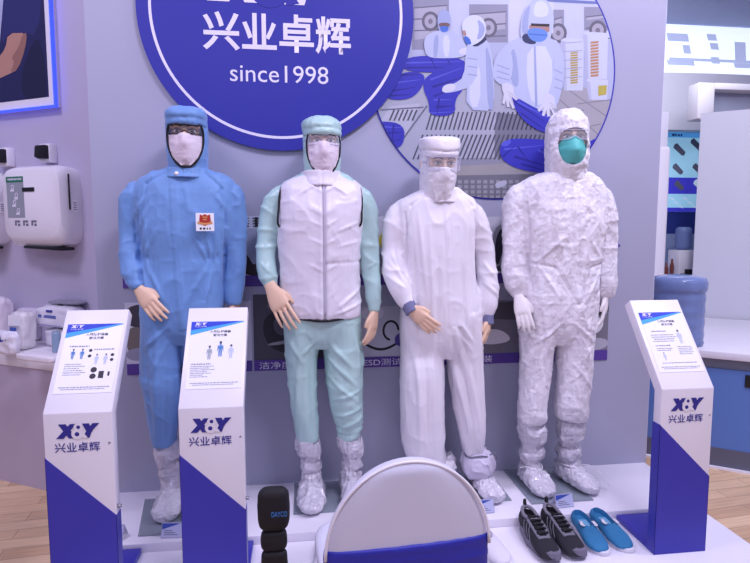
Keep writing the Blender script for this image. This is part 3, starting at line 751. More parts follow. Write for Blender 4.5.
def dispenser(label, da, first):
    bx0, bz1 = onL(-2, 167, .14); bx1, bz0 = onL(62, 247, .14); bx0 += da; bx1 += da
    t = thing('shoe_cover_machine' if False else 'hand_dryer', label, 'dispenser', LW.p((bx0+bx1)/2, bz0), group='white machines on the side wall')
    bm = bmesh.new(); rows = []
    # rounded front, soft corners: rings from the wall outwards
    wd, hh = bx1-bx0, bz1-bz0; cx, cz = (bx0+bx1)/2, (bz0+bz1)/2
    rings = []
    for off, s in ((0, 1.0), (.06, 1.02), (.10, 1.0), (.128, .95), (.14, .86)):
        ring = []
        for i in range(48):
            a = 2*PI*i/48; ca, sa = math.cos(a), math.sin(a); e = 2/6
            ca = math.copysign(abs(ca)**e, ca); sa = math.copysign(abs(sa)**e, sa)
            zz = cz+sa*hh/2*s+(.018*(1 if sa < 0 else 0) if off > .11 else 0)
            ring.append(bm.verts.new(LW.p(cx+ca*wd/2*s, zz, off)))
        rings.append(ring)
    for a, b in zip(rings, rings[1:]):
        for j in range(48): bm.faces.new((a[j], a[(j+1) % 48], b[(j+1) % 48], b[j]))
    bm.faces.new(rings[-1])
    bm.faces.new(rings[0][::-1])
    fin('housing', bm, M_white, t, auto=35)
    q = lambda u, v: (bx0+u*wd, bz0+v*hh)
    bm = bmesh.new(); fslab(bm, LW, [q(.13, .36), q(.42, .36), q(.42, .86), q(.13, .86)], .14, .1415)
    pan = fin('instruction_panel', bm, flat((150, 156, 168)), t)
    bm = bmesh.new(); fslab(bm, LW, [q(.13, .80), q(.42, .80), q(.42, .87), q(.13, .87)], .1412, .1425); fin('green_header', bm, flat((26, 116, 88)), pan)
    bm = bmesh.new(); frect(bm, LW, *[q(.16, 0)[0], q(.22, 0)[0], q(0, .83)[1], q(0, .842)[1]], .1428); fauxlines(bm, LW, q(.16, 0)[0], q(.40, 0)[0], q(0, .825)[1], .012, 0, .1428, 3); fin('header_print', bm, M_inkw, pan)
    for k, (u, v) in enumerate(((.24, .74), (.30, .64), (.26, .55), (.32, .45))):
        bm = bmesh.new(); x, z = q(u, v); fring(bm, LW, x, z, .008, .013, .1428, 16); frect(bm, LW, x-.02, x+.01, z-.024, z-.012, .1428); fin('instruction_sign', bm, M_inkw, pan)
    bm = bmesh.new(); fslab(bm, LW, [q(.40, .68), q(.60, .68), q(.60, .73), q(.40, .73)], .14, .143); fin('display_window', bm, M_blackp, t)
    for k in range(3):
        bm = bmesh.new()
        for (u0, v0, u1, v1) in ((.24, .30, .33, .325), (.24, .26, .27, .30), (.29, .255, .33, .285)): frect(bm, LW, *[q(u0+k*.14, 0)[0], q(u1+k*.14, 0)[0], q(0, v0)[1], q(0, v1)[1]], .1412)
        fin('indicator', bm, M_inkg, t)
    bm = bmesh.new(); fslab(bm, LW, [q(.30, -.025), q(.92, -.05), q(.92, -.01), q(.30, .01)], .03, .12); fin('outlet_tray', bm, M_blackp, t, bevel=.004)
    # slot and sticker on the right side
    SD = Frame(LW.p(bx1+.004, cz), LW.n*-1, (0, 0, 1))
    bm = bmesh.new(); fslab(bm, SD, [(-.088, -.02), (-.080, -.02), (-.080, .17), (-.088, .17)], 0, .004); fin('side_slot', bm, M_blackp, t)
    bm = bmesh.new(); fslab(bm, SD, [(-.068, -.03), (-.036, -.03), (-.036, .035), (-.068, .035)], 0, .003); st = fin('sticker', bm, M_paper, t)
    bm = bmesh.new()
    for k in range(4): frect(bm, SD, -.063, -.042, -.02+k*.012, -.016+k*.012, .0035)
    fin('sticker_print', bm, M_inkg, st)
dispenser('white rounded wall machine with green headed instruction panel, nearer the blue suit', 0, True)
dispenser('white rounded wall machine cut off by the left edge of the picture', onL(8, 200, .1)[0]-onL(83, 200, .1)[0], False)
for i, (dx, lb) in enumerate(((0, 'black plug in white socket box above the nearer wall machine'), (-42, 'black plug in white socket box at the far left edge'))):
    a, z1 = onL(47+dx, 145+i*4); b, z0 = onL(58+dx, 163+i*4)
    t = thing('power_socket', lb, 'socket', LW.p(a, z0), group='plugs above the wall machines')
    bm = bmesh.new(); fslab(bm, LW, [(a, z0), (b, z0), (b, z1), (a, z1)], 0, .05); fin('socket_box', bm, M_white, t, bevel=.006)
    c_, y1 = onL(37+dx, 146+i*4, .05); d_, y0 = onL(47+dx, 159+i*4, .05)
    bm = bmesh.new(); fslab(bm, LW, [(c_, y0+.012), (c_+.03, y0), (d_+.015, y0), (d_+.015, y1), (c_+.01, y1)], .02, .075); fin('plug', bm, M_blackp, t, bevel=.006)

# counter along the side wall
ct = thing('side_counter', 'white topped lavender counter along the left side wall', 'counter', LW.p(-2.0, 0, .264))
bm = box(bmesh.new(), -3.6, -.935, .002, .262, 0, .664, ML); fin('cabinet', bm, mat('lavender_cabinet', (190, 178, 198), .5, var=.015), ct)
bm = box(bmesh.new(), -3.6, -.925, .002, .27, .664, .745, ML); fin('worktop', bm, M_white, ct, bevel=.006)

def soft_pack(name, label, cat, loc, size, rz=0, col=(232, 230, 240), group=None, tilt=0, prints=(), seed=0, wr=.006, ex=5):
    """a soft filled bag: rounded block with wrinkles"""
    bm = bmesh.new(); bmesh.ops.create_cube(bm, size=2); bmesh.ops.subdivide_edges(bm, edges=bm.edges, cuts=11, use_grid_fill=True)
    for v in bm.verts:
        p = v.co; L_ = (abs(p.x)**ex+abs(p.y)**ex+abs(p.z)**ex)**(1/ex); v.co = p/L_
    me = bpy.data.meshes.new(name); bm.to_mesh(me); bm.free()
    P = coords(me)*np.array(size)/2; P[:, 2] += size[2]/2
    me.vertices.foreach_set('co', P.ravel()); me.update()
    displace(me, lambda P, N: wr*(ridged(P*22+seed*7.7)+.6*ridged(P*48+seed*3))*np.clip(P[:, 2]/.02, 0, 1))
    Mx = Matrix.Translation(loc) @ Matrix.Rotation(rz, 4, 'Z') @ Matrix.Rotation(tilt, 4, 'X')
    P = coords(me); P[:, 2] -= P[:, 2].min(); me.vertices.foreach_set('co', P.ravel()); me.update()
    t = thing(name, label, cat, loc, 0, group)
    me.transform(Mx); link('wrap', me, mat('pack_%d_%d_%d' % col, col, .35, var=.03, bump=.1, bscale=30), t, smooth=True)
    fr = Frame(Mx @ Vector((-size[0]/2, -size[1]/2-.004, 0)), Mx.to_3x3() @ Vector((1, 0, 0)), Mx.to_3x3() @ Vector((0, 0, 1)))
    for nm, c, pts in prints:
        bm = bmesh.new(); fslab(bm, fr, [(a*size[0], b*size[2]) for a, b in pts], -.004, .002); fin(nm, bm, flat(c), t)
    return t, fr
zc_ = .745
def cp(px, py): p = atz(px, py, zc_); return (p.x, p.y, zc_)
rzL = -R(29)
t, fr = soft_pack('wipes_packet', 'lower of two white printed packets with blue panel, against the left wall', 'packet', cp(66, 346), (.20, .10, .10), rzL+.1, group='white packets on the side counter',
    prints=(('blue_panel', (90, 110, 190), [(.30, .25), (.72, .25), (.72, .5), (.30, .5)]),), seed=1)
p = cp(66, 346)
t, fr = soft_pack('wipes_packet', 'upper white packet with small logo, lying on the lower packet', 'packet', (p[0]-.02, p[1], zc_+.111), (.26, .11, .115), rzL+.08, group='white packets on the side counter',
    prints=(('blue_panel', (96, 108, 176), [(.14, .50), (.60, .46), (.60, .60), (.14, .64)]), ('red_blue_mark', (60, 60, 150), [(.36, .76), (.52, .75), (.52, .86), (.36, .87)]), ('small_print', (150, 150, 190), [(.1, .12), (.7, .08), (.7, .12), (.1, .16)])), seed=2)
soft_pack('wipes_packet', 'dark edged flat packet lying on top of the packet pile', 'packet', (p[0]+.02, p[1], zc_+.240), (.22, .08, .014), rzL+.1, col=(150, 150, 166), group='white packets on the side counter', seed=3, wr=.003)
soft_pack('wipes_packet', 'tall cream packet with blue square standing left of the packet pile', 'packet', cp(22, 349), (.12, .08, .20), rzL, col=(226, 222, 226), group='white packets on the side counter', tilt=-.08,
    prints=(('blue_square', (70, 96, 180), [(.2, .42), (.55, .42), (.55, .60), (.2, .60)]), ('white_label', (240, 240, 246), [(.08, .64), (.8, .66), (.8, .95), (.08, .93)])), seed=4)
soft_pack('wipes_packet', 'small white packet with dark blue corner at the left edge of the counter', 'packet', cp(8, 354), (.15, .05, .115), rzL, group='white packets on the side counter',
    prints=(('blue_corner', (44, 64, 160), [(.35, .55), (.75, .72), (.35, .88)]),), seed=5)
soft_pack('cloth_stack', 'flat stack of folded white cloths at the front of the side counter', 'cloth', cp(40, 360.5), (.26, .085, .035), rzL, col=(236, 230, 236), seed=6, wr=.002)
soft_pack('wipes_packet', 'rolled white bundle at the back of the counter against the side wall', 'packet', cp(2, 341), (.12, .09, .255), rzL, col=(222, 214, 226), group='white packets on the side counter', seed=8)
soft_pack('wipes_packet', 'low white bundle behind the cream packet on the counter', 'packet', cp(29, 340), (.17, .05, .185), rzL, col=(216, 208, 224), group='white packets on the side counter', seed=9)
q = cp(57, 352); bm = bmesh.new(); tube(bm, [q, (q[0], q[1], q[2]+.055), (q[0], q[1], q[2]+.11)], [.022, .022, .021], 14)
tag(fin('small_bottle', bm, mat('pale_blue_film', (176, 204, 228), .15, trans=.4), smooth=True), 'small pale blue bottle beside the packets on the counter', 'bottle')

# ================================================================== MANNEQUINS
ST = .10       # top of the upper step
YM = -.20      # plane the figures stand in
def vx(px, py, y=YM): return at(px, py, y)
def hand(bm, wr, tip, palm, thumb, curl=.35, spread=1.0, scale=1.0):
    """palm, four jointed fingers and a thumb from wrist wr toward tip; palm = direction the palm faces"""
    wr = Vector(wr); d = (Vector(tip)-wr).normalized(); L_ = (Vector(tip)-wr).length*scale
    s = Vector(thumb); s = (s-d*s.dot(d)).normalized(); n = d.cross(s)      # s points to the thumb side
    if n.dot(Vector(palm)) < 0: n = -n
    pl = L_*.47; hw = L_*.215
    tube(bm, [wr-d*.03, wr, wr+d*pl*.45+s*.002, wr+d*pl*.85, wr+d*pl*1.02], [(hw*.62, .018), (hw*.70, .019), (hw*.98, .0175), (hw*1.02, .0145), (hw*.9, .010)], 16, side=s, k=2, ex=2.4)
    for i, (o, ln, r) in enumerate(((.80, .53, .0086), (.27, .60, .0090), (-.25, .56, .0086), (-.76, .44, .0076))):
        b = wr+d*pl*.93+s*hw*o*.98; ln = L_*ln; fd = (d+s*o*.10*spread).normalized(); p = b; pts = [b-fd*.012, b]; ang = curl*.45
        for j, f in enumerate((.44, .32, .24)):
            dr = (fd*math.cos(ang)+n*math.sin(ang)); p = p+dr*ln*f; pts.append(p); ang += curl*(.55+.12*i)
        tube(bm, pts, [r*1.05, r*1.05, r, r*.92, r*.66], 10, k=2)
    b = wr+d*pl*.22+s*hw*.62; ln = L_*.42
    d1 = (d*.80+s*.55+n*.18).normalized(); d2 = (d*.95+s*.12+n*.26).normalized()
    p1 = b+d1*ln*.45; p2 = p1+d2*ln*.30; p3 = p2+d2*ln*.27
    tube(bm, [b-d1*.02, b, p1, p2, p3], [.013, .0135, .0105, .0098, .0068], 10, k=2)

def head_rows():
    return [(0, .012, -.118, .022, .024), (0, .0, -.112, .036, .052), (0, -.002, -.095, .050, .074), (0, .0, -.07, .060, .086), (0, .004, -.03, .069, .094),
            (0, .008, .01, .073, .099), (0, .012, .05, .072, .099), (0, .014, .085, .060, .084), (0, .014, .108, .036, .052), (0, .014, .115, .012, .02)]
def build_body(t, HM, S):
    bm = bmesh.new()
    stack(bm, head_rows(), 24, 2.1, 2, HM)
    tube(bm, [HM @ Vector(v) for v in ((0, -.090, .022), (0, -.102, -.008), (0, -.108, -.034), (0, -.094, -.048))], [(.008, .008), (.009, .009), (.013, .010), (.011, .009)], 10, k=2)   # nose
    for s in (-1, 1):
        tube(bm, [HM @ Vector(v) for v in ((s*.012, -.094, .020), (s*.034, -.092, .026), (s*.058, -.072, .020))], [.009, .010, .008], 8, k=2)                            # brow ridge
        tube(bm, [HM @ Vector(v) for v in ((s*.030, -.082, -.034), (s*.050, -.066, -.026))], [.016, .014], 8, k=1)                                                 # cheek
        tube(bm, [HM @ Vector(v) for v in ((s*.071, .012, -.03), (s*.078, .018, .0), (s*.076, .024, .02))], [(.006, .012), (.007, .018), (.005, .013)], 8, k=2)              # ear
    tube(bm, [HM @ Vector((-.022, -.094, -.078)), HM @ Vector((0, -.102, -.077)), HM @ Vector((.022, -.094, -.078))], [.006, .010, .006], 8, k=2)                           # lips
    nk = HM @ Vector((0, .02, -.08)); cz = S['neck']
    tube(bm, [nk, (nk+cz)/2, cz, cz-Vector((0, -.01, .06))], [(.055, .058), (.054, .056), (.062, .06), (.12, .07)], 18, side=(1, 0, 0), k=2)
    stack(bm, [(r[0], r[1], r[2]-.015, r[3]*.70, r[4]*.66) for r in S['torso'][:-3]], 22, 2.2, 2)
    for a in S['arms']:
        tube(bm, [a[0]]+[Vector(q) for q in a[:-1]], [.040]+[.040, .038, .030, .026][:len(a)-1], 14, k=2)
        hand(bm, **a[-1])
    for lg in S['legs']:
        tube(bm, [Vector(q[:3]) for q in lg]+[Vector((S['ank'][0 if lg is S['legs'][0] else 1], YM+.03, ST+.06))], [min(q[3]*.6, .062) for q in lg]+[.028], 16, side=(1, 0, 0), k=2)
        f = Vector((S['ank'][0 if lg is S['legs'][0] else 1], YM+.025, ST)); d = Vector(S['footdir'][0 if lg is S['legs'][0] else 1])
        tube(bm, [f-d*.05+Vector((0, 0, .04)), f+Vector((0, 0, .045)), f+d*.09+Vector((0, 0, .034)), f+d*.15+Vector((0, 0, .026))], [(.02, .02), (.024, .026), (.028, .016), (.02, .009)], 14, side=(1, 0, 0), k=2)
    me = remesh(bm, .0042, 2, .4)
    if S.get('gloves'):      # skin above the collar, white gloves below
        me.materials.clear(); P_ = coords(me); zz = np.empty(len(me.polygons)*3); me.polygons.foreach_get('center', zz); zz = zz.reshape(-1, 3)[:, 2]
        for m_ in (M_skin, M_glove): me.materials.append(m_)
        me.polygons.foreach_set('material_index', (zz < S['neck'].z-.05).astype(np.int32)); me.update()
        body = link('body', me, [], t, smooth=True)
    else: body = link('body', me, M_skin, t, smooth=True)
    for s in (-1, 1):
        bm = bmesh.new(); ellipsoid(bm, (s*.031, -.084, .002), (.0165, .012, .0085), HM)
        e = fin('eye', bm, M_eyew, body, smooth=True)
        bm = bmesh.new(); ellipsoid(bm, (s*.031, -.0945, .002), (.0068, .003, .0068), HM, 12, 8); fin('iris', bm, M_iris, e, smooth=True)
        bm = bmesh.new(); tube(bm, [HM @ Vector(v) for v in ((s*.012, -.1035, .021), (s*.032, -.1035, .0275), (s*.054, -.089, .021))], [(.003, .0035), (.004, .004), (.002, .002)], 8, k=2); fin('eyebrow', bm, M_brow, body, smooth=True)
        bm = bmesh.new(); tube(bm, [HM @ Vector(v) for v in ((s*.014, -.0925, .005), (s*.031, -.0975, .0115), (s*.048, -.088, .005))], [.0016, .0022, .0016], 6, k=2); fin('eyelid', bm, M_brow, body, smooth=True)
    return body

def face_opening(HM, prof, y0=-.25, y1=-.055):
    bm = bmesh.new(); p = chaikin(prof, 2)
    a = [bm.verts.new(HM @ Vector((x, y0, z))) for x, z in p]; b = [bm.verts.new(HM @ Vector((x, y1, z))) for x, z in p]
    bm.faces.new(a); bm.faces.new(b[::-1])
    for i in range(len(a)): bm.faces.new((a[i], b[i], b[(i+1) % len(a)], a[(i+1) % len(a)]))
    return bm
def mask_patch(name, HM, prof, m, t, ywrap=.104, nose=.030, pleat=.0, wr=.0, n=22):
    """face mask: prof rows of (z, half width, extra forward); wraps around the face"""
    rows = crom([(z, w_, f) for z, w_, f in prof], 5); bm = bmesh.new(); G = []
    for z, hw, f in rows:
        r = []
        for i in range(n+1):
            u = i/n*2-1; x = hw*u
            y = .006-(ywrap+f*(1-u*u)**.8)*math.sqrt(max(1-(x/.092)**2, .02))-nose*math.exp(-(x/.019)**2)*max(0, 1-((z+.03)/.05)**2)*.5
            r.append(bm.verts.new((x, y, z)))
        G.append(r)
    for a, b in zip(G, G[1:]):
        for i in range(n): bm.faces.new((a[i], a[i+1], b[i+1], b[i]))
    bm.normal_update()
    me = evaluated(bm, [('SOLIDIFY', dict(thickness=.0025, offset=0)), ('SUBSURF', dict(levels=1, render_levels=1))])
    if pleat or wr:
        displace(me, lambda P, N: pleat*np.abs(np.sin(P[:, 2]*95))*np.clip(1.2-np.abs(P[:, 0])/.06, 0, 1)+wr*ridged(P*34+3)+wr*.5*ridged(P*70))
    me.transform(HM)
    return link(name, me, m, t, smooth=True)
def straps(t, HM, pts, r, m, name='strap'):
    bm = bmesh.new(); tube(bm, [HM @ Vector(p) for p in pts], [r]*len(pts), 8, k=4); return fin(name, bm, m, t, smooth=True)
def goggles(t, HM, z0=-.010, z1=.026, hw=.066, m=None, frame=None, y=.112, name='safety_glasses'):
    def pt(u, z, dy=0):
        a = u*1.05; return HM @ Vector((hw*math.sin(a)/math.sin(1.05), .0-(y+dy)*math.cos(a*.78)+.004, z))
    bm = bmesh.new(); G = []
    for k in range(7):
        v = k/6; r = []
        for i in range(25):
            u = i/24*2-1; zz = z0+(z1-z0)*v
            if v < .5: zz += (.014*math.exp(-(u/.16)**2))*(1-2*v)
            r.append(bm.verts.new(pt(u, zz)))
        G.append(r)
    for a, b in zip(G, G[1:]):
        for i in range(24): bm.faces.new((a[i], a[i+1], b[i+1], b[i]))
    bm.normal_update()
    me = evaluated(bm, [('SOLIDIFY', dict(thickness=.0016, offset=0))])
    g = link(name, me, m or M_lens, t, smooth=True)
    bm = bmesh.new(); us = [i/12*2-1 for i in range(13)]
    lo = [pt(u, z0+.014*math.exp(-(u/.16)**2), .001) for u in us]; hi = [pt(u, z1, .001) for u in us]
    tube(bm, lo+hi[::-1], [.0022]*26, 6, k=2, closed=True)
    for s in (-1, 1): tube(bm, [pt(s, (z0+z1)/2+.006), HM @ Vector((s*.078, -.03, .008)), HM @ Vector((s*.079, .02, .008))], [(.002, .005)]*3, 6, k=2)
    fin('frame', bm, frame or M_blackp, g, smooth=True)
    return g

def rings_px(rows, y=YM):
    """(py, px left, px right, half depth, y shift) -> world rings (x, y, z, rx, ry)"""
    out = []
    for py, xl, xr, ry, dy in rows:
        a = vx(xl, py, y+dy); b = vx(xr, py, y+dy); out.append(((a.x+b.x)/2, y+dy, (a.z+b.z)/2, (b.x-a.x)/2, ry))
    return out
def leg_px(rows, y=YM):
    out = []
    for py, xl, xr, dy, *ry in rows:
        a = vx(xl, py, y+dy); b = vx(xr, py, y+dy); r = (b.x-a.x)/2; out.append(((a.x+b.x)/2, y+dy, (a.z+b.z)/2, r, ry[0] if ry else r*1.1))
    return out
def arm_px(rows):
    return [Vector(vx(px, py, YM+dy)) for px, py, r, dy in rows], [r for px, py, r, dy in rows]

def bootie(t, top, ank, foot, d, r0, pinch, m=M_plastic, name='shoe_cover', seed=0, gather=True, foot_h=.055, flen=.275, fw=.060):
    """film overshoe: ballooned shaft with pinched rings and a rounded foot"""
    top = Vector(top); ank = Vector(ank); foot = Vector(foot); d = Vector(d).normalized(); bm = bmesh.new()
    P_, R_ = [], []
    for f, r in pinch:
        P_.append(top.lerp(ank, f)); R_.append((r0*r, r0*r*1.05))
    tube(bm, [p+Vector((.006*math.sin(i_*2.1+seed), .004*math.cos(i_*1.7+seed), 0)) for i_, p in enumerate(P_)], R_, 22, side=(1, 0, 0), k=4)
    hl = foot-d*flen*.32; sd = Vector((-d.y, d.x, 0))
    up = Vector((0, 0, 1))
    tube(bm, [hl+up*.045, hl+d*.03+up*.050, foot+up*.052, foot+d*flen*.25+up*.046, foot+d*flen*.46+up*.034, foot+d*flen*.60+up*.026, foot+d*flen*.67+up*.022],
         [(.022, .030), (fw*.82, .049), (fw*.9, .050), (fw*1.0, .045), (fw*1.05, .033), (fw*.8, .025), (fw*.35, .014)], 20, side=sd, k=3, ex=2.4)
    tube(bm, [ank+up*.03, foot+up*.05], [(.046, .056), (.048, .07)], 18, side=sd, k=1)
    me = remesh(bm, .0044, 3)
    def fn(P, N):
        a = np.arctan2(P[:, 1]-ank.y, P[:, 0]-ank.x); h = P[:, 2]
        v = .008*rs(np.c_[a*3.0, h*6, a*0+seed])+.007*rs(P*24+seed)+.004*rs(P*46+seed)
        return v*np.clip((h-ST-.008)/.02, 0, 1)
    displace(me, fn)
    Pc = coords(me); Pc[:, 2] = np.maximum(Pc[:, 2], foot.z+.0005); me.vertices.foreach_set('co', Pc.ravel()); me.update()
    return link(name, me, m, t, smooth=True)

def plate(label, x0, x1, y0, y1, skew=0.0):
    bm = bmesh.new(); prism(bm, [(x0+skew, y1, ST), (x1+skew, y1, ST), (x1, y0, ST), (x0, y0, ST)], (0, 0, .007))
    o = fin('base_plate', bm, M_glass, None, bevel=.0015)
    return tag(o, label, 'base plate', 'glass base plates under the mannequins')
PT = ST+.007
# base plates (a figure's feet rest on them)
plate('tinted glass base plate under the blue suited mannequin', -.70, -.40, -.435, -.10, -.06)
plate('tinted glass base plate under the mannequin in the quilted vest', -.05, .30, -.335, -.02)
plate('tinted glass base plate under the mannequin in the white smock', .66, .985, -.335, -.01)
plate('tinted glass base plate under the mannequin in the crinkled suit', 1.065, 1.375, -.385, -.005)
ST0 = ST; ST = PT

def suit(t, name, m, torso, legs, arms, vox=.0062, smooth=4, disp=None, extra=None):
    bm = bmesh.new()
    if torso: stack(bm, torso, 36, 2.5, 3)
    for lg in legs: tube(bm, [Vector(q[:3]) for q in lg], [(q[3], q[3]*1.08 if len(q) < 5 else q[4]) for q in lg], 24, side=(1, 0, 0), k=3)
    for P_, R_ in arms: tube(bm, P_, R_, 20, k=3)
    if extra: extra(bm)
    me = remesh(bm, vox, smooth)
    if disp: displace(me, disp)
    return link(name, me, m, t, smooth=True)

def placket(P, N, x0, x1, ztop, zbot, h=.004, w=.02):
    """raised fly strip that follows the front from (x0,ztop) to (x1,zbot)"""
    xc = x0+(x1-x0)*np.clip((ztop-P[:, 2])/(ztop-zbot), 0, 1)
    g = 1/(1+np.exp((np.abs(P[:, 0]-xc)-w)/.0022)); k = (N[:, 1] < -.2)*(P[:, 2] < ztop)*(P[:, 2] > zbot)
    edge = np.exp(-((np.abs(P[:, 0]-xc)-w)/.004)**2)
    return (h*g-.0025*edge)*k

# ------------------------------------------------------------------ 1: blue suit
t1 = thing('mannequin', 'mannequin in a light blue suit and hood behind the two left podiums', 'mannequin', (vx(186, 480).x, YM, ST), 0, 'mannequins in protective suits')
h1 = vx(187, 135, YM-.01); HM1 = Matrix.Translation(h1) @ Matrix.Rotation(R(5), 4, 'Z')
tor1 = rings_px([(169, 170, 206, .085, .01), (172, 158, 217, .09, .015), (176, 145, 229, .10, .02), (182, 137, 235, .11, .02), (196, 134, 236, .122, .015), (228, 138, 232, .128, .0), (258, 143, 224, .120, 0), (285, 141, 223, .128, 0), (312, 140, 223, .126, 0), (330, 142, 222, .112, .0), (342, 150, 214, .08, .0)])
lg1 = [leg_px([(300, 141, 186, 0, .122), (322, 140.5, 185, 0, .120), (345, 140, 184, 0, .112), (378, 141, 181, -.01), (410, 146, 179, -.01), (433, 150, 178, 0), (444, 154, 177, 0)]), leg_px([(300, 178, 222, 0, .122), (322, 180, 222, 0, .120), (345, 183, 222, 0, .112), (378, 186, 222, -.01), (410, 189, 220, -.01), (433, 190, 218, 0), (444, 191, 215, 0)])]
al1 = arm_px([(154, 188, .045, .02), (139, 194, .060, .02), (132, 212, .060, .02), (130.5, 235, .051, .01), (131, 258, .050, -.02), (135, 276, .044, -.06), (140, 289, .031, -.085)])
ar1 = arm_px([(218, 188, .045, .02), (231, 194, .058, .02), (234, 212, .056, .02), (235, 240, .050, .02), (235, 268, .047, .01), (234, 290, .044, .0), (234, 303, .034, .0)])
zw1 = vx(180, 257).z; xl1 = vx(147, 256).x; xr1 = vx(216, 260).x
cx1 = vx(180, 200).x
def d1(P, N):
    x, z = P[:, 0]-t1.location.x, P[:, 2]
    v = .006*rs(np.c_[P[:, 0]*6+1.5*P[:, 2], P[:, 1]*5, P[:, 2]*2.2])+.0045*rs(P*np.array((13, 9, 8))+5)+.0025*rs(P*np.array((24, 18, 17)))
    arm = np.clip((np.abs(P[:, 0]-vx(185, 230).x)-.205)/.02, 0, 1)*(z > 1.02)
    v = v*(1-.5*arm)+arm*.007*rs(np.c_[P[:, 0]*7+P[:, 2]*8, P[:, 1]*7, P[:, 2]*13])
    v = v+folds(P, N, [(139, 216, 152, 196, 8, 11), (141, 232, 156, 205, 6, 9), (146, 256, 153, 222, 8, 8), (150, 258, 163, 228, 6, 8), (147, 262, 160, 305, 9, 10), (152, 262, 172, 300, 6, 9), (216, 260, 207, 222, 8, 8), (212, 262, 198, 232, 6, 8), (216, 266, 206, 310, 9, 10), (210, 266, 192, 300, 6, 9), (141, 208, 143, 264, -13, 6), (229, 204, 224, 286, -13, 6), (230, 214, 218, 196, 7, 10), (163, 325, 160, 430, 7, 12), (178, 318, 150, 345, 7, 10), (176, 330, 156, 372, 5, 9), (150, 340, 156, 425, -5, 10), (172, 350, 168, 436, -5, 9), (150, 395, 174, 420, 5, 8)])
    cuff = (P[:, 0] < h1.x-.18)*np.exp(-((z-vx(136, 276).z)/.05)**2)
    v = v+cuff*.006*ridged(np.c_[P[:, 0]*16, P[:, 1]*14, P[:, 2]*44])
    for xx in (xl1, xr1):                                            # gathered elastic at the waist
        g = np.exp(-((P[:, 0]-xx)/.035)**2-((z-zw1)/.02)**2)*(N[:, 1] < 0); v = v+g*(-.008+.006*np.sin(P[:, 0]*330))
        g2 = np.exp(-((P[:, 0]-xx)/.05)**2-((np.abs(z-zw1)-.06)/.05)**2)*(N[:, 1] < 0); v = v+g2*.005*np.sin(P[:, 0]*150)
    v = v+placket(P, N, cx1-.006, cx1+.02, vx(180, 176).z, vx(180, 325).z, .0045, .019)
    q = lambda a, b: (vx(a, b).x, vx(a, b).z)
    v = v+groove(P, N, [(q(169, 174), q(151, 185)), (q(151, 185), q(146, 222)), (q(207, 174), q(224, 190)), (q(224, 190), q(229, 226))], .006, .006)
    kn = (z < .75)*.004*ridged(np.c_[P[:, 0]*6, P[:, 1]*6, P[:, 2]*9+2]); return v+kn
co1 = suit(t1, 'coverall', M_blue_cloth, tor1, lg1, [al1, ar1], disp=d1)
S1 = dict(ank=(vx(171, 490).x, vx(203, 490).x), neck=vx(187, 172), torso=tor1, legs=lg1, footdir=[(-.05, -1, 0), (.1, -1, 0)],
          arms=[(al1[0][0], al1[0][2], al1[0][3], al1[0][5], dict(wr=vx(140, 290, YM-.10), tip=vx(161, 320, YM-.175), palm=(.3, .9, -.2), thumb=(1, -.25, .5), curl=.30)),
                (ar1[0][0], ar1[0][2], ar1[0][3], ar1[0][5], dict(wr=vx(235, 304, YM), tip=vx(233, 345, YM-.02), palm=(-.8, .5, 0), thumb=(-.4, -.9, 0), curl=.4))])
build_body(t1, HM1, S1)
def hood_soft(t, HM, m, cap=True, opening=None, seed=0, capz=(.036, .112), caprx=.097, bodyrx=.092, neck_r=.098, vox=.0052, cr=0.0):
    bm = bmesh.new()
    stack(bm, [(0, .03, -.235, neck_r*.95, .080), (0, .022, -.195, neck_r*.95, .088), (0, .012, -.15, bodyrx*.95, .096), (0, .006, -.10, bodyrx*.97, .102), (0, .006, -.04, bodyrx, .106), (0, .008, .02, bodyrx, .108), (0, .01, .06, bodyrx*.97, .108), (0, .012, .095, bodyrx*.74, .085), (0, .012, .108, bodyrx*.3, .04)], 30, 2.2, 3, HM)
    me = remesh(bm, vox, 3)
    iv = np.array(HM.inverted())
    loc = lambda P: P@iv[:3, :3].T+iv[:3, 3]
    displace(me, lambda P, N: .003*ridged(loc(P)*np.array((13, 13, 22))+seed)+.0015*ridged(loc(P)*40+seed)+cr*ridged(loc(P)*26+seed)+cr*.6*ridged(loc(P)*55+seed))
    op = opening or [(-.066, .034), (.066, .034), (.073, .0), (.070, -.06), (.050, -.115), (.022, -.146), (-.022, -.146), (-.050, -.115), (-.070, -.06), (-.073, .0)]
    me = boolean_cut(me, face_opening(HM, op))
    h = link('hood', me, m, t, auto=50)
    # edge of the opening
    if cap:
        bm = bmesh.new(); z0, z1 = capz
        stack(bm, [(0, -.004, z0-.006, caprx*.95, .112), (0, -.003, z0+.004, caprx*1.0, .118), (0, -.002, z0+.022, caprx*.97, .114), (0, .0, z0+.032, caprx*1.02, .122), (0, .006, (z0+z1)/2+.014, caprx*1.03, .120), (0, .012, z1-.006, caprx*.80, .096), (0, .012, z1, caprx*.45, .05)], 32, 2.2, 3, HM)
        mc = remesh(bm, vox, 2)
        displace(mc, lambda P, N: .004*ridged(loc(P)*np.array((11, 11, 26))+seed+4)+.002*ridged(loc(P)*36+seed))
        c = link('cap', mc, m, h, smooth=True)
    return h
hd1 = hood_soft(t1, HM1, M_blue_cloth, caprx=.086, bodyrx=.087)
rim = [(-.066, .030), (-.074, -.0), (-.071, -.06), (-.051, -.113), (-.022, -.144), (.022, -.144), (.051, -.113), (.071, -.06), (.074, .0), (.066, .030)]
def rim_loop(HM, t, pts, r, m, y=.1):
    bm = bmesh.new(); P_ = [HM @ Vector((x, -y*math.sqrt(max(1-(x/.115)**2, .05))+.006, z)) for x, z in pts]; tube(bm, P_, [r]*len(P_), 8, k=3); return fin('dark_gap_ring', bm, m, t, smooth=True)  # black tube puts in the dark gap between hood and mask
rim_loop(HM1, hd1, rim, .0042, M_black, .098)
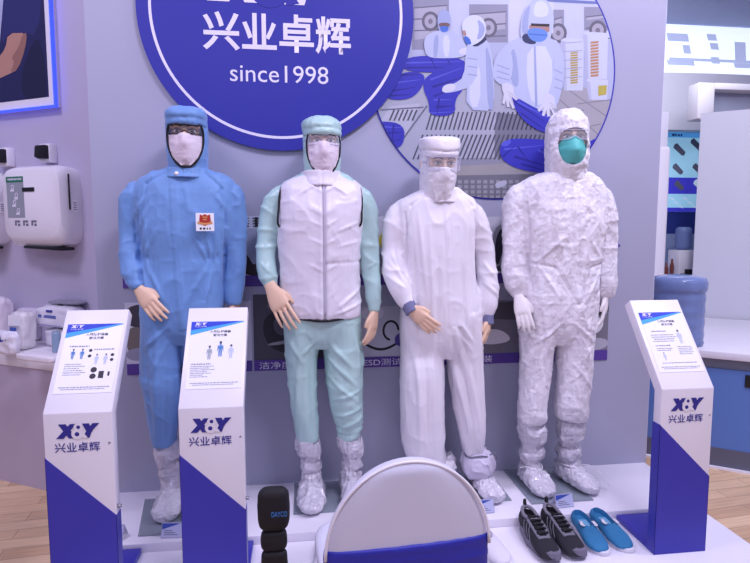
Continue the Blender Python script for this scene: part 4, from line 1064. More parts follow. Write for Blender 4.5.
mask_patch('face_mask', HM1, [(-.010, .066, .004), (-.03, .072, .010), (-.06, .070, .014), (-.09, .060, .012), (-.118, .042, .004), (-.140, .018, -.012)], M_mask, t1, pleat=.0010, wr=.0015)
goggles(t1, HM1, m=M_lensd)
bm = bmesh.new(); ellipsoid(bm, vx(176.5, 173.5, YM-.104), (.0095, .008, .0095)); fin('snap_button', bm, M_white, co1, smooth=True)
def collar(t, parent, cx_, z0, z1, rx, ry, yc, m, flap=True, name='collar'):
    bm = bmesh.new(); pts = []
    for k, (z, s) in enumerate(((z0, 1.12), ((z0+z1)/2, 1.03), (z1, 1.0))): pts.append((cx_, yc, z, rx*s, ry*s))
    stack(bm, pts, 32, 2.1, 3)
    me = remesh(bm, .005, 2)
    displace(me, lambda P, N: .002*ridged(np.c_[P[:, 0]*20, P[:, 1]*20, P[:, 2]*30])-.004*np.exp(-((P[:, 0]-cx_+.0)/.004)**2)*(N[:, 1] < 0))
    return link(name, me, m, parent, smooth=True)
collar(t1, co1, vx(187, 172).x, vx(187, 179).z, vx(187, 168.5).z, .090, .106, YM+.005, M_blue_cloth)
# breast badge
bd = vx(205, 222, YM-.146); tn = R(-4); BF = Frame((vx(196, 231, YM-.155).x, 0, 0), (1, .16, 0), (0, 0, 1))
b0_ = vx(196.5, 231, YM-.148); b1_ = vx(214, 213, YM-.148); wB, hB = b1_.x-b0_.x, b1_.z-b0_.z
BF = Frame((b0_.x, YM-.156, b0_.z), (1, .22, .0), (0, .0, 1))
bm = bmesh.new(); fslab(bm, BF, [(0, 0), (wB, 0), (wB, hB), (0, hB)], -.006, .001); bdg = fin('breast_badge', bm, M_paper, co1)
M_red = flat((176, 48, 40)); M_gold = flat((214, 150, 90))
bm = bmesh.new(); fslab(bm, BF, [(wB*a, hB*b) for a, b in ((.22, .92), (.36, .86), (.5, .94), (.64, .86), (.78, .92), (.82, .55), (.66, .36), (.5, .28), (.34, .36), (.18, .55))], .001, .002); fin('red_crest', bm, M_red, bdg)
bm = bmesh.new(); fslab(bm, BF, [(wB*a, hB*b) for a, b in ((.08, .42), (.3, .36), (.5, .33), (.7, .36), (.92, .42), (.88, .54), (.7, .47), (.5, .45), (.3, .47), (.12, .54))], .002, .0026)
fslab(bm, BF, [(wB*a, hB*b) for a, b in ((.36, .80), (.64, .80), (.64, .74), (.36, .74))], .002, .0026); fslab(bm, BF, [(wB*a, hB*b) for a, b in ((.40, .68), (.60, .68), (.60, .60), (.40, .60))], .002, .0026); fin('gold_ribbon', bm, M_gold, bdg)
bm = bmesh.new(); fauxlines(bm, BF, wB*.2, wB*.8, hB*.08, hB*.12, 0, .0014, 5); fin('small_print', bm, M_inkk, bdg)
# film overshoes
for s_, lg, px_, dd in ((0, lg1[0], 171, (-.0, -1, 0)), (1, lg1[1], 203, (.08, -1, 0))):
    top = Vector(lg[-1][:3])+Vector((0, 0, .012)); fx = vx(px_, 490).x
    bootie(t1, top, Vector((fx, YM+.03, ST+.10)), Vector((fx+.0, YM+.02, ST)), dd, .056, [(0, .80), (.10, .95), (.22, 1.08), (.36, .90), (.44, .72), (.56, .92), (.70, .80), (.80, .72), (1, .78)], seed=11+s_)

# ------------------------------------------------------------------ 2: mint suit with quilted vest
t2 = thing('mannequin', 'mannequin in a mint suit with a white padded vest and mint hood', 'mannequin', (vx(321, 480).x, YM, ST), 0, 'mannequins in protective suits')
h2 = vx(322, 144, YM-.01); HM2 = Matrix.Translation(h2) @ Matrix.Rotation(R(3), 4, 'Z')
tor2 = rings_px([(172, 303, 341, .085, .01), (176, 296, 348, .09, .015), (181, 287, 356, .10, .02), (188, 280, 362, .11, .02), (205, 278, 364, .12, .015), (235, 280, 360, .125, .0), (270, 284, 357, .12, .0), (300, 283, 360, .13, .0), (322, 283.5, 361, .126, .0), (336, 286, 358, .11, .0), (346, 295, 350, .08, .0)])
lg2 = [leg_px([(305, 284, 324, 0, .122), (328, 283.5, 321.5, 0, .120), (348, 284.5, 319.5, 0, .108), (369, 286, 317.5, -.01), (400, 290, 317.5, -.01), (425, 294, 319, 0), (440, 297, 318.5, 0)]), leg_px([(305, 318, 360, 0, .122), (328, 320.5, 361, 0, .120), (349, 322.5, 362, 0, .108), (375, 325, 363, -.01), (400, 329, 363, -.01), (420, 334, 362.5, 0), (438, 340, 360, 0)])]
al2 = arm_px([(294, 192, .045, .02), (279, 199, .054, .02), (272, 213, .056, .02), (268, 235, .050, .01), (266, 258, .046, -.02), (268, 274, .043, -.05), (272, 288, .028, -.07)])
ar2 = arm_px([(350, 192, .045, .02), (362, 199, .052, .02), (367, 213, .052, .02), (368, 238, .047, .01), (369.5, 264, .043, -.01), (373, 290, .036, -.03), (374, 312, .026, -.05)])
def d2(P, N):
    z = P[:, 2]
    v = .006*rs(np.c_[P[:, 0]*7+3*z, P[:, 1]*5, z*3.0+5])+.0045*rs(P*np.array((13, 9, 8))+9)+.0025*rs(P*np.array((24, 18, 17))+3)
    arm = np.clip((np.abs(P[:, 0]-h2.x)-.17)/.02, 0, 1)*(z > .98)
    v = v*(1-.5*arm)+arm*.007*rs(np.c_[P[:, 0]*8+z*8, P[:, 1]*7, z*14+1])
    v = v+folds(P, N, [(300, 330, 296, 430, 6, 11), (309, 335, 312, 425, -6, 9), (290, 335, 304, 360, 6, 9), (316, 335, 300, 352, 6, 8), (330, 340, 350, 362, 8, 9), (326, 352, 356, 382, 8, 9), (328, 372, 358, 398, 7, 8), (332, 395, 361, 384, 7, 8), (334, 412, 361, 402, 8, 8), (340, 424, 361, 412, 9, 7), (352, 325, 358, 372, 6, 9), (262, 262, 276, 276, 6, 7), (366, 268, 374, 262, 5, 5)])
    a = vx(360, 375); sx = np.clip((P[:, 0]-h2.x)/.16, 0, 1)                                       # oblique folds on the right trouser leg
    v = v+(z < .85)*sx*.006*ridged(np.c_[P[:, 0]*5-z*9, P[:, 1]*4, z*6+P[:, 0]*9])
    for zz in (vx(330, 425).z, vx(330, 432).z): v = v-.004*np.exp(-((z-zz)/.006)**2)*(P[:, 0] > h2.x)
    return v
co2 = suit(t2, 'suit', M_mint, tor2, lg2, [al2, ar2], disp=d2)
S2 = dict(ank=(vx(312, 490).x, vx(352, 490).x), neck=vx(322, 176), torso=tor2, legs=lg2, footdir=[(-.05, -1, 0), (.1, -1, 0)],
          arms=[(al2[0][0], al2[0][2], al2[0][3], al2[0][5], dict(wr=vx(272, 289, YM-.09), tip=vx(291, 330, YM-.165), palm=(.3, .9, -.1), thumb=(1, -.35, .3), curl=.26)),
                (ar2[0][0], ar2[0][2], ar2[0][3], ar2[0][5], dict(wr=vx(374, 313, YM-.05), tip=vx(371, 347, YM-.09), palm=(-.85, .5, 0), thumb=(-.6, -.8, 0), curl=.42))])
build_body(t2, HM2, S2)
hd2 = hood_soft(t2, HM2, M_mint, seed=5, capz=(.034, .112), caprx=.085, bodyrx=.083)
rim_loop(HM2, hd2, rim, .0036, M_black, .097)
mask_patch('face_mask', HM2, [(-.006, .066, .004), (-.03, .072, .012), (-.06, .070, .015), (-.09, .062, .012), (-.114, .046, .006), (-.134, .026, -.006)], M_mask, t2, pleat=.0012, wr=.0022)
goggles(t2, HM2, m=M_lens, frame=M_acr, z0=-.016, z1=.020)
# padded vest
ve = rings_px([(172, 304, 339, .083, .005), (176, 299, 345, .09, .01), (181, 288, 355, .105, .012), (187, 280.5, 361, .125, .012), (197, 278, 362.5, .14, .01), (215, 277.5, 362, .15, .0), (240, 278.5, 360.5, .153, 0), (270, 280, 359.5, .15, 0), (295, 281, 360, .15, 0), (308, 283, 361, .148, 0), (315.5, 285, 360, .142, 0)])
def dv(P, N):
    z = P[:, 2]; fr = (N[:, 1] < .1)
    dx = P[:, 0]-h2.x
    v = .005*vn(np.c_[P[:, 0]*9, P[:, 1]*7, z*6])+.003*rs(np.c_[P[:, 0]*9+z*3, P[:, 1]*9, z*9])+.0022*rs(P*np.array((20, 15, 22)))
    ed = np.exp(-((np.abs(dx)-.03)/.035)**2)*fr; v = v+ed*.006*rs(np.c_[dx*6+1, P[:, 1]*2, z*26-np.abs(dx)*14])
    v = v+folds(P, N, [(334, 232, 358, 222, 5, 7), (336, 246, 360, 240, 4, 6), (336, 304, 359, 286, 7, 7), (334, 310, 360, 300, 7, 6), (300, 196, 314, 186, 5, 6), (345, 196, 331, 187, 5, 6)])
    v = v-.010*np.exp(-((dx-.002)/.006)**2)*fr+.003*np.exp(-((np.abs(dx-.002)-.016)/.008)**2)*fr
    for py in (262,): v = v-.004*np.exp(-((z-vx(322, py).z-.03*dx)/.007)**2)*(dx > 0)*fr
    sd = np.clip((np.abs(dx)-.12)/.06, 0, 1); v = v+sd*.004*ridged(np.c_[P[:, 0]*5, P[:, 1]*14, z*26])
    return v
vest = suit(t2, 'vest', M_vest, ve, [], [], disp=dv, smooth=5)
bm = bmesh.new(); zc1 = vx(322, 186).z; zc2 = vx(322, 312).z
def front_y(me_o, x, z, d=.0):
    """front surface of an object's mesh near (x,z)"""
    P = coords(me_o.data)+np.array(minv(me_o).inverted().translation); q = (np.abs(P[:, 0]-x) < .012)*(np.abs(P[:, 2]-z) < .012)
    return float(P[q, 1].min())-d if q.any() else YM-.15
zs = [zc1+(zc2-zc1)*i/20 for i in range(21)]
tube(bm, [Vector((h2.x+.002, front_y(vest, h2.x+.002, z)+.004, z)) for z in zs], [(.0035, .003)]*21, 6, side=(1, 0, 0), k=1); fin('zip', bm, mat('zip_grey', (196, 192, 208), .5), vest, smooth=True)
for s in (-1, 1):      # black arm hole binding
    pp = [(281.5, 187), (279.5, 196), (278.5, 210), (278, 224)] if s < 0 else [(360, 188), (361.8, 198), (361.8, 212), (361, 224)]
    bm = bmesh.new(); fr_ = [Vector(vx(a, b, YM-.045-.045*k/3)) for k, (a, b) in enumerate(pp)]; bk = [Vector((p.x, YM+.10, p.z-.0)) for p in fr_[::-1]]
    tube(bm, fr_+[Vector((fr_[-1].x+s*-.02, YM, fr_[-1].z-.03))]+bk, [.0048]*9, 8, k=3, closed=True); fin('armhole_binding', bm, M_black, vest, smooth=True)
bm = bmesh.new(); hem = [Vector((v_[0]+v_[3]*math.cos(a)*1.0, v_[1]+v_[4]*1.0*math.sin(a), v_[2]+.004*math.sin(a*5))) for v_ in [ve[-1]] for a in [2*PI*i/32 for i in range(32)]]
tube(bm, hem, [.006]*32, 8, k=1, closed=True); fin('hem_binding', bm, M_black, vest, smooth=True)
collar(t2, vest, vx(321, 176).x, vx(321, 187).z, vx(321, 172).z, .090, .112, YM+.0, M_vest)
for s_, (lg, px_, dd) in enumerate(((lg2[0], 312, (-.03, -1, 0)), (lg2[1], 352, (.12, -1, 0)))):
    top = Vector(lg[-1][:3])+Vector((0, 0, .012)); fx = vx(px_, 490).x
    bootie(t2, top, Vector((fx, YM+.02, ST+.09)), Vector((fx, YM+.01, ST)), dd, .058, [(0, .80), (.10, .98), (.24, 1.05), (.40, .92), (.50, .56), (.60, .80), (.72, .78), (.82, .62), (1, .70)], seed=21+s_)

# ------------------------------------------------------------------ 3: white smooth suit
t3 = thing('mannequin', 'mannequin in a smooth white coverall, square cap and clear goggles', 'mannequin', (vx(441, 470).x, YM, ST), 0, 'mannequins in protective suits')
h3 = vx(438.5, 164, YM-.03); HM3 = Matrix.Translation(h3) @ Matrix.Rotation(R(3), 4, 'Z') @ Matrix.Rotation(R(6), 4, 'X')
tor3 = rings_px([(188, 424, 456, .08, .01), (192, 417, 463, .09, .015), (196, 407, 469, .10, .02), (201, 398, 474, .11, .02), (210, 394, 477, .12, .02), (225, 396, 476, .125, .01), (250, 400, 472, .126, .0), (280, 402, 474, .13, 0), (305, 401.5, 479, .135, 0), (325, 401, 481, .132, 0), (342, 403, 480, .115, 0), (356, 414, 468, .08, 0)])
lg3 = [leg_px([(312, 401, 447, 0, .128), (334, 400.5, 445.5, 0, .124), (355, 400, 444, 0, .112), (375, 400, 443.5, -.02), (405, 400, 444, -.02), (430, 401.5, 444.5, -.01), (448, 405, 444, 0), (462, 412, 446, .02)]), leg_px([(312, 438, 481, 0, .128), (334, 442, 482, 0, .124), (355, 446, 482.5, 0, .112), (375, 449, 483, -.01), (405, 454, 484, -.01), (430, 460, 484, -.01), (448, 464, 483, 0), (458, 466, 481, 0)])]
al3 = arm_px([(412, 207, .048, .02), (399, 214, .058, .02), (394, 230, .058, .01), (392, 250, .051, .0), (394, 272, .050, -.04), (400, 288, .052, -.08), (405, 299, .040, -.10), (409, 306, .031, -.115)])
ar3 = arm_px([(461, 207, .048, .02), (473, 214, .054, .02), (479, 230, .054, .02), (484, 252, .049, .02), (487, 276, .049, .0), (487, 298, .053, -.02), (487, 310, .044, -.03), (487, 317, .030, -.035)])
cx3 = vx(441, 230).x
def d3(P, N):
    z = P[:, 2]
    v = .006*rs(np.c_[P[:, 0]*7+1.0*z, P[:, 1]*5, z*1.5+3])+.0045*rs(P*np.array((13, 9, 6))+1)+.0022*rs(P*np.array((24, 18, 13))+8)
    arm = np.clip((np.abs(P[:, 0]-vx(437, 250).x)-.165)/.02, 0, 1)*(z > .98)
    v = v*(1-.5*arm)+arm*.008*rs(np.c_[P[:, 0]*7+z*9, P[:, 1]*6, z*12+2])
    v = v+folds(P, N, [(402, 213, 404, 268, -14, 6), (471, 213, 476, 290, -14, 6), (414, 212, 422, 300, 7, 10), (408, 240, 414, 330, -7, 10), (424, 225, 428, 345, 6, 9), (432, 250, 431, 340, -5, 8), (462, 212, 455, 300, 7, 9), (468, 240, 466, 330, 6, 9), (454, 260, 460, 345, -6, 8), (452, 318, 466, 338, 8, 7), (452, 328, 464, 346, 7, 6), (412, 345, 416, 450, 7, 11), (428, 350, 428, 455, 7, 11), (420, 350, 423, 450, -7, 9), (452, 360, 470, 450, 9, 9), (461, 350, 478, 450, 8, 9), (458, 365, 474, 452, -8, 7), (474, 330, 481, 440, 6, 9), (390, 252, 398, 275, 8, 8), (388, 262, 402, 282, 7, 7), (394, 236, 398, 262, -6, 7), (482, 262, 493, 280, 8, 8), (481, 282, 495, 296, 8, 7)])
    v = v+placket(P, N, cx3-.004, cx3+.022, vx(440, 203).z, vx(440, 348).z, .0035, .013)
    q = lambda a, b: (vx(a, b).x, vx(a, b).z)
    v = v+groove(P, N, [(q(424, 193), q(408, 206)), (q(408, 206), q(402, 236)), (q(458, 194), q(468, 206)), (q(468, 206), q(473, 236))], .005, .006)
    dr = np.exp(-((P[:, 0]-vx(450, 340).x-.10*(1.0-z))/.05)**2)*(z < .95)*(N[:, 1] < 0); v = v+dr*.007*np.sin(P[:, 0]*120+z*40)
    return v
co3 = suit(t3, 'coverall', M_smock, tor3, lg3, [al3, ar3], disp=d3, smooth=5)
for (P_, R_) in (al3, ar3):
    a, b = P_[-2], P_[-1]; d_ = (b-a).normalized(); bm = bmesh.new(); tube(bm, [b-d_*.012, b+d_*.012, b+d_*.034], [.033, .032, .033], 18, k=3)
    cf = fin('knit_cuff', bm, M_greycuff, co3, smooth=True); cf['label'] = 'grey knitted cuff'
S3 = dict(ank=(vx(446, 475).x, vx(480, 475).x), neck=vx(440, 194), torso=tor3, legs=lg3, footdir=[(.3, -1, 0), (.35, -1, 0)],
          arms=[(al3[0][0], al3[0][2], al3[0][3], al3[0][6], dict(wr=vx(411, 309, YM-.125), tip=vx(437, 333, YM-.19), palm=(-.1, .8, -.5), thumb=(.5, -.35, .8), curl=.24)),
                (ar3[0][0], ar3[0][2], ar3[0][3], ar3[0][6], dict(wr=vx(488, 320, YM-.035), tip=vx(485, 349, YM-.08), palm=(-.9, .4, 0), thumb=(-.5, -.85, 0), curl=.42))])
build_body(t3, HM3, S3)
op3 = [(-.064, .034), (.064, .034), (.074, .014), (.070, -.03), (.03, -.040), (-.03, -.040), (-.070, -.03), (-.074, .014)]
hd3 = hood_soft(t3, HM3, M_smock, cap=False, opening=op3, seed=9, bodyrx=.079, neck_r=.080)
bm = bmesh.new(); stack(bm, [(0, 0, .030, .080, .104), (0, 0, .036, .082, .110), (0, .0, .060, .084, .112), (0, .004, .085, .088, .112), (0, .008, .108, .085, .104), (0, .01, .117, .06, .07)], 32, 2.8, 3, HM3)
me = remesh(bm, .005, 2); iv3 = np.array(HM3.inverted())
def dc(P, N):
    q = P@iv3[:3, :3].T+iv3[:3, 3]
    return -.006*np.exp(-((q[:, 2]-.052-.10*np.abs(q[:, 0])+.0)/.004)**2)+.0025*ridged(q*np.array((14, 14, 22)))+.004*np.clip((q[:, 2]-.10)/.01, 0, 1)*ridged(q*26)
displace(me, dc); link('cap', me, M_smock, hd3, smooth=True)
mask_patch('face_veil', HM3, [(-.016, .066, .016), (-.04, .069, .020), (-.07, .066, .020), (-.10, .054, .014), (-.13, .042, .004), (-.165, .030, -.010)], M_smock, t3, wr=.0022)
goggles(t3, HM3, z0=-.026, z1=.030, hw=.076, y=.120, m=M_lens, frame=M_acr, name='goggles')
def extra_collar(cx_, py0, py1, px0, px1):
    pass
collar(t3, co3, vx(440, 195).x, vx(440, 203).z, vx(440, 190).z, .084, .098, YM+.0, M_smock)
# gathered trouser cuffs and film shoes
def gather_cuff(t, c, r, h, d, m, seed):
    bm = bmesh.new(); c = Vector(c); d = Vector(d)
    tube(bm, [c+Vector((0, 0, h)), c+Vector((0, 0, h*.8)), c+Vector((0, 0, h*.45))+d*.01, c+Vector((0, 0, h*.12))+d*.015, c+d*.015], [(r*.70, r*.75), (r*.92, r*.95), (r*1.08, r*1.1), (r*.95, r*1.0), (r*.62, r*.7)], 26, side=(1, 0, 0), k=4)
    me = remesh(bm, .0052, 3)
    displace(me, lambda P, N: .012*rs(np.c_[np.arctan2(P[:, 1]-c.y, P[:, 0]-c.x)*2.2+P[:, 2]*12, P[:, 2]*7, P[:, 0]*0+seed])+.006*rs(P*24+seed)+.002*ridged(P*44))
    return link('gathered_cuff', me, m, t, smooth=True)
f3 = [(vx(446, 475).x, YM+.03, ST), (vx(480, 475).x, YM+.0, ST)]
gather_cuff(co3, (vx(446, 466).x-.01, YM+.02, vx(446, 474, YM+.02).z), .052, .085, (.4, -.6, 0), M_smock, 2)
gc = gather_cuff(co3, (vx(476, 470).x, YM-.005, vx(476, 474).z), .076, .125, (.2, -.6, 0), mat('grey_white_cloth', (206, 202, 220), .55, var=.03), 5)
bm = bmesh.new(); zz = vx(476, 452).z
tube(bm, [Vector((vx(476, 450).x+.062*math.cos(a), YM-.005+.066*math.sin(a), zz+.008*math.sin(a*3))) for a in [i*2*PI/20 for i in range(20)]], [.004]*20, 6, k=1, closed=True)
tube(bm, [Vector((vx(486, 448).x, YM-.05, zz)), Vector((vx(490, 444).x, YM-.07, zz+.02)), Vector((vx(492, 448).x, YM-.07, zz-.01))], [.003]*3, 6, k=2)
fin('drawstring', bm, M_inkg, gc, smooth=True)
for s_, (f, dd) in enumerate(((f3[0], (.38, -.92, 0)), (f3[1], (.16, -.98, 0)))):
    bootie(t3, Vector((f[0], f[1], ST+.16)), Vector((f[0], f[1], ST+.08)), Vector(f), dd, .05, [(0, .9), (.3, 1.0), (.7, .95), (1, .95)], seed=31+s_, fw=.054)

# ------------------------------------------------------------------ 4: crinkled hooded suit
t4 = thing('mannequin', 'mannequin in a crinkled white hooded suit and teal respirator', 'mannequin', (vx(556, 470).x, YM, ST), 0, 'mannequins in protective suits')
h4 = vx(567.5, 140, YM-.02); HM4 = Matrix.Translation(h4) @ Matrix.Rotation(R(-9), 4, 'Z')
tor4 = rings_px([(172, 546, 584, .09, .01), (175, 538, 591, .095, .015), (179, 527, 598, .105, .02), (184, 519, 602, .115, .02), (192, 515, 605, .122, .02), (208, 516, 605, .13, .015), (235, 520, 602, .132, .0), (265, 524, 596, .124, .0), (295, 521, 595, .134, .0), (315, 520, 594, .130, 0), (328, 522, 593, .115, 0), (342, 533, 582, .08, 0)])
lg4 = [leg_px([(300, 521, 560, 0, .126), (320, 520.5, 558, 0, .122), (342, 520.5, 553, 0, .108), (378, 521, 549, -.01), (400, 519, 546, -.01), (418, 518, 545, 0), (424, 522, 541, 0)]), leg_px([(300, 552, 594, 0, .126), (320, 554, 593, 0, .122), (342, 557, 592, 0, .108), (378, 558, 589.5, -.01), (400, 556, 587, -.01), (414, 556, 586, 0), (420, 559, 582, 0)])]
al4 = arm_px([(532, 190, .048, .02), (519, 197, .060, .02), (515, 213, .060, .02), (514, 238, .056, .01), (514, 262, .057, -.0), (516, 283, .052, -.02), (519, 297, .032, -.03)])
ar4 = arm_px([(590, 190, .048, .02), (600, 197, .058, .02), (604, 213, .058, .02), (605, 238, .057, .02), (606, 264, .055, .01), (606, 284, .050, .0), (605, 296, .034, .0)])
cx4 = vx(566, 230).x
def d4(P, N):
    z = P[:, 2]
    v = .006*rs(np.c_[P[:, 0]*8+3*z, P[:, 1]*7, z*5])+.004*rs(np.c_[P[:, 0]*15-5*z, P[:, 1]*13, z*14+2])+.002*rs(P*np.array((34, 30, 30))+7)+.0012*ridged(P*np.array((60, 54, 54)))
    arm = np.clip((np.abs(P[:, 0]-vx(560, 250).x)-.18)/.02, 0, 1)*(z > .98); v = v+arm*.006*rs(np.c_[P[:, 0]*8+z*7, P[:, 1]*7, z*15])
    v = v+folds(P, N, [(522, 204, 526, 290, -13, 6), (597, 204, 597, 290, -13, 6), (528, 262, 552, 236, 6, 7), (530, 262, 548, 296, 7, 8), (594, 262, 578, 240, 6, 7), (592, 264, 574, 298, 7, 8), (530, 300, 542, 400, -6, 10), (552, 318, 528, 340, 7, 8), (562, 318, 586, 340, 7, 8), (570, 350, 574, 408, -6, 10), (566, 360, 588, 390, 6, 8)])
    q = lambda a, b: (vx(a, b).x, vx(a, b).z)
    v = v+groove(P, N, [(q(566, 180), q(568, 300)), (q(524, 262), q(545, 266)), (q(545, 266), q(566, 302)), (q(594, 262), q(580, 266)), (q(580, 266), q(567, 302))], .006, .006)
    return v
co4 = suit(t4, 'coverall', M_tyvek, tor4, lg4, [al4, ar4], disp=d4, smooth=3, vox=.0058)
S4 = dict(ank=(vx(533, 490).x, vx(571, 490).x), neck=vx(566, 174), torso=tor4, legs=lg4, footdir=[(-.05, -1, 0), (.2, -1, 0)], gloves=True,
          arms=[(al4[0][0], al4[0][2], al4[0][3], al4[0][5], dict(wr=vx(519, 298, YM-.05), tip=vx(527, 332, YM-.13), palm=(.4, .9, 0), thumb=(1, -.4, .2), curl=.30)),
                (ar4[0][0], ar4[0][2], ar4[0][3], ar4[0][5], dict(wr=vx(605, 297, YM-.0), tip=vx(603, 331, YM-.04), palm=(-.9, .4, 0), thumb=(-.5, -.85, 0), curl=.42))])
build_body(t4, HM4, S4)
op4 = [(-.052, .028), (-.02, .040), (.02, .040), (.052, .028), (.068, -.01), (.066, -.06), (.05, -.105), (.02, -.125), (-.02, -.125), (-.05, -.105), (-.066, -.06), (-.068, -.01)]
bm = bmesh.new()
stack(bm, [(0, .03, -.235, .090, .08), (0, .022, -.19, .092, .088), (0, .012, -.15, .090, .098), (0, .008, -.10, .093, .106), (0, .008, -.04, .094, .112), (0, .010, .02, .094, .116), (0, .014, .07, .090, .114), (0, .02, .11, .072, .098), (0, .024, .136, .042, .062), (0, .024, .142, .018, .03)], 30, 2.2, 3, HM4)
me = remesh(bm, .005, 2); iv4 = np.array(HM4.inverted())
def dh(P, N):
    q = P@iv4[:3, :3].T+iv4[:3, 3]
    v = .0045*ridged(q*np.array((16, 16, 20)))+.003*ridged(q*36+3)+.0016*ridged(q*70)
    a = np.arctan2(q[:, 0], q[:, 2]-.0); ed = np.exp(-((np.hypot(q[:, 0]/.068, (q[:, 2]+.04)/.085)-1.1)/.16)**2)*(q[:, 1] < -.03)
    return v+ed*(.004+.001*np.sin(a*26))
displace(me, dh)
me = boolean_cut(me, face_opening(HM4, op4)); hd4 = link('hood', me, M_tyvek, t4, auto=60)
# teal folded respirator with a centre ridge
bm = bmesh.new(); G = []
for z, hw, f in crom([(.004, .020, .012), (-.010, .050, .020), (-.035, .064, .038), (-.060, .066, .048), (-.085, .056, .036), (-.108, .036, .014), (-.120, .016, -.002)], 4):
    r = []
    for i in range(25):
        u = i/24*2-1; x = hw*u
        r.append(bm.verts.new((x, .004-(.097+f*(1-abs(u)**1.5))*math.sqrt(max(1-(x/.095)**2, .02)), z-.008*abs(u)**2)))
    G.append(r)
for a, b in zip(G, G[1:]):
    for i in range(24): bm.faces.new((a[i], a[i+1], b[i+1], b[i]))
me = evaluated(bm, [('SOLIDIFY', dict(thickness=.003, offset=0))])
displace(me, lambda P, N: .0025*ridged(P*np.array((20, 20, 40)))-.004*np.exp(-((P[:, 2]+.036+.1*np.abs(P[:, 0]))/.004)**2)); me.transform(HM4)
link('respirator', me, M_teal, t4, smooth=True)
goggles(t4, HM4, z0=-.012, z1=.030, hw=.066, y=.122, m=M_lens, frame=M_acr, name='goggles')
for s_, (lg, px_, dd) in enumerate(((lg4[0], 533, (.04, -1, 0)), (lg4[1], 571, (.30, -.95, 0)))):
    top = Vector(lg[-1][:3])+Vector((0, 0, .02)); fx = vx(px_, 480).x
    bootie(t4, top, Vector((fx, YM+.03, ST+.085)), Vector((fx, YM+.02, ST)), dd, .064, [(0, .74), (.10, 1.0), (.26, 1.12), (.42, .95), (.50, .66), (.62, .90), (.76, .92), (.88, .66), (1, .66)], m=M_plastic, seed=41+s_)
    bm = bmesh.new(); c = Vector((fx, YM+.02, ST+.095))       # drawn tape at the ankle
    tube(bm, [c+Vector((.05*math.cos(a), .058*math.sin(a), .006*math.sin(2*a))) for a in [i*2*PI/18 for i in range(18)]], [(.004, .004)]*18, 8, k=1, closed=True)
    e = c+Vector((.05, -.03, 0)); 
    if s_: tube(bm, [e, e+Vector((.05, -.01, -.005)), e+Vector((.085, -.05, -.04)), e+Vector((.11, -.08, -.082))], [(.005, .002)]*4, 8, k=3)
    else: tube(bm, [c+Vector((-.05, -.02, 0)), c+Vector((-.075, -.03, .006))], [(.004, .002)]*2, 8, k=1)
    fin('ankle_tape', bm, M_white, t4, smooth=True)
ST = ST0

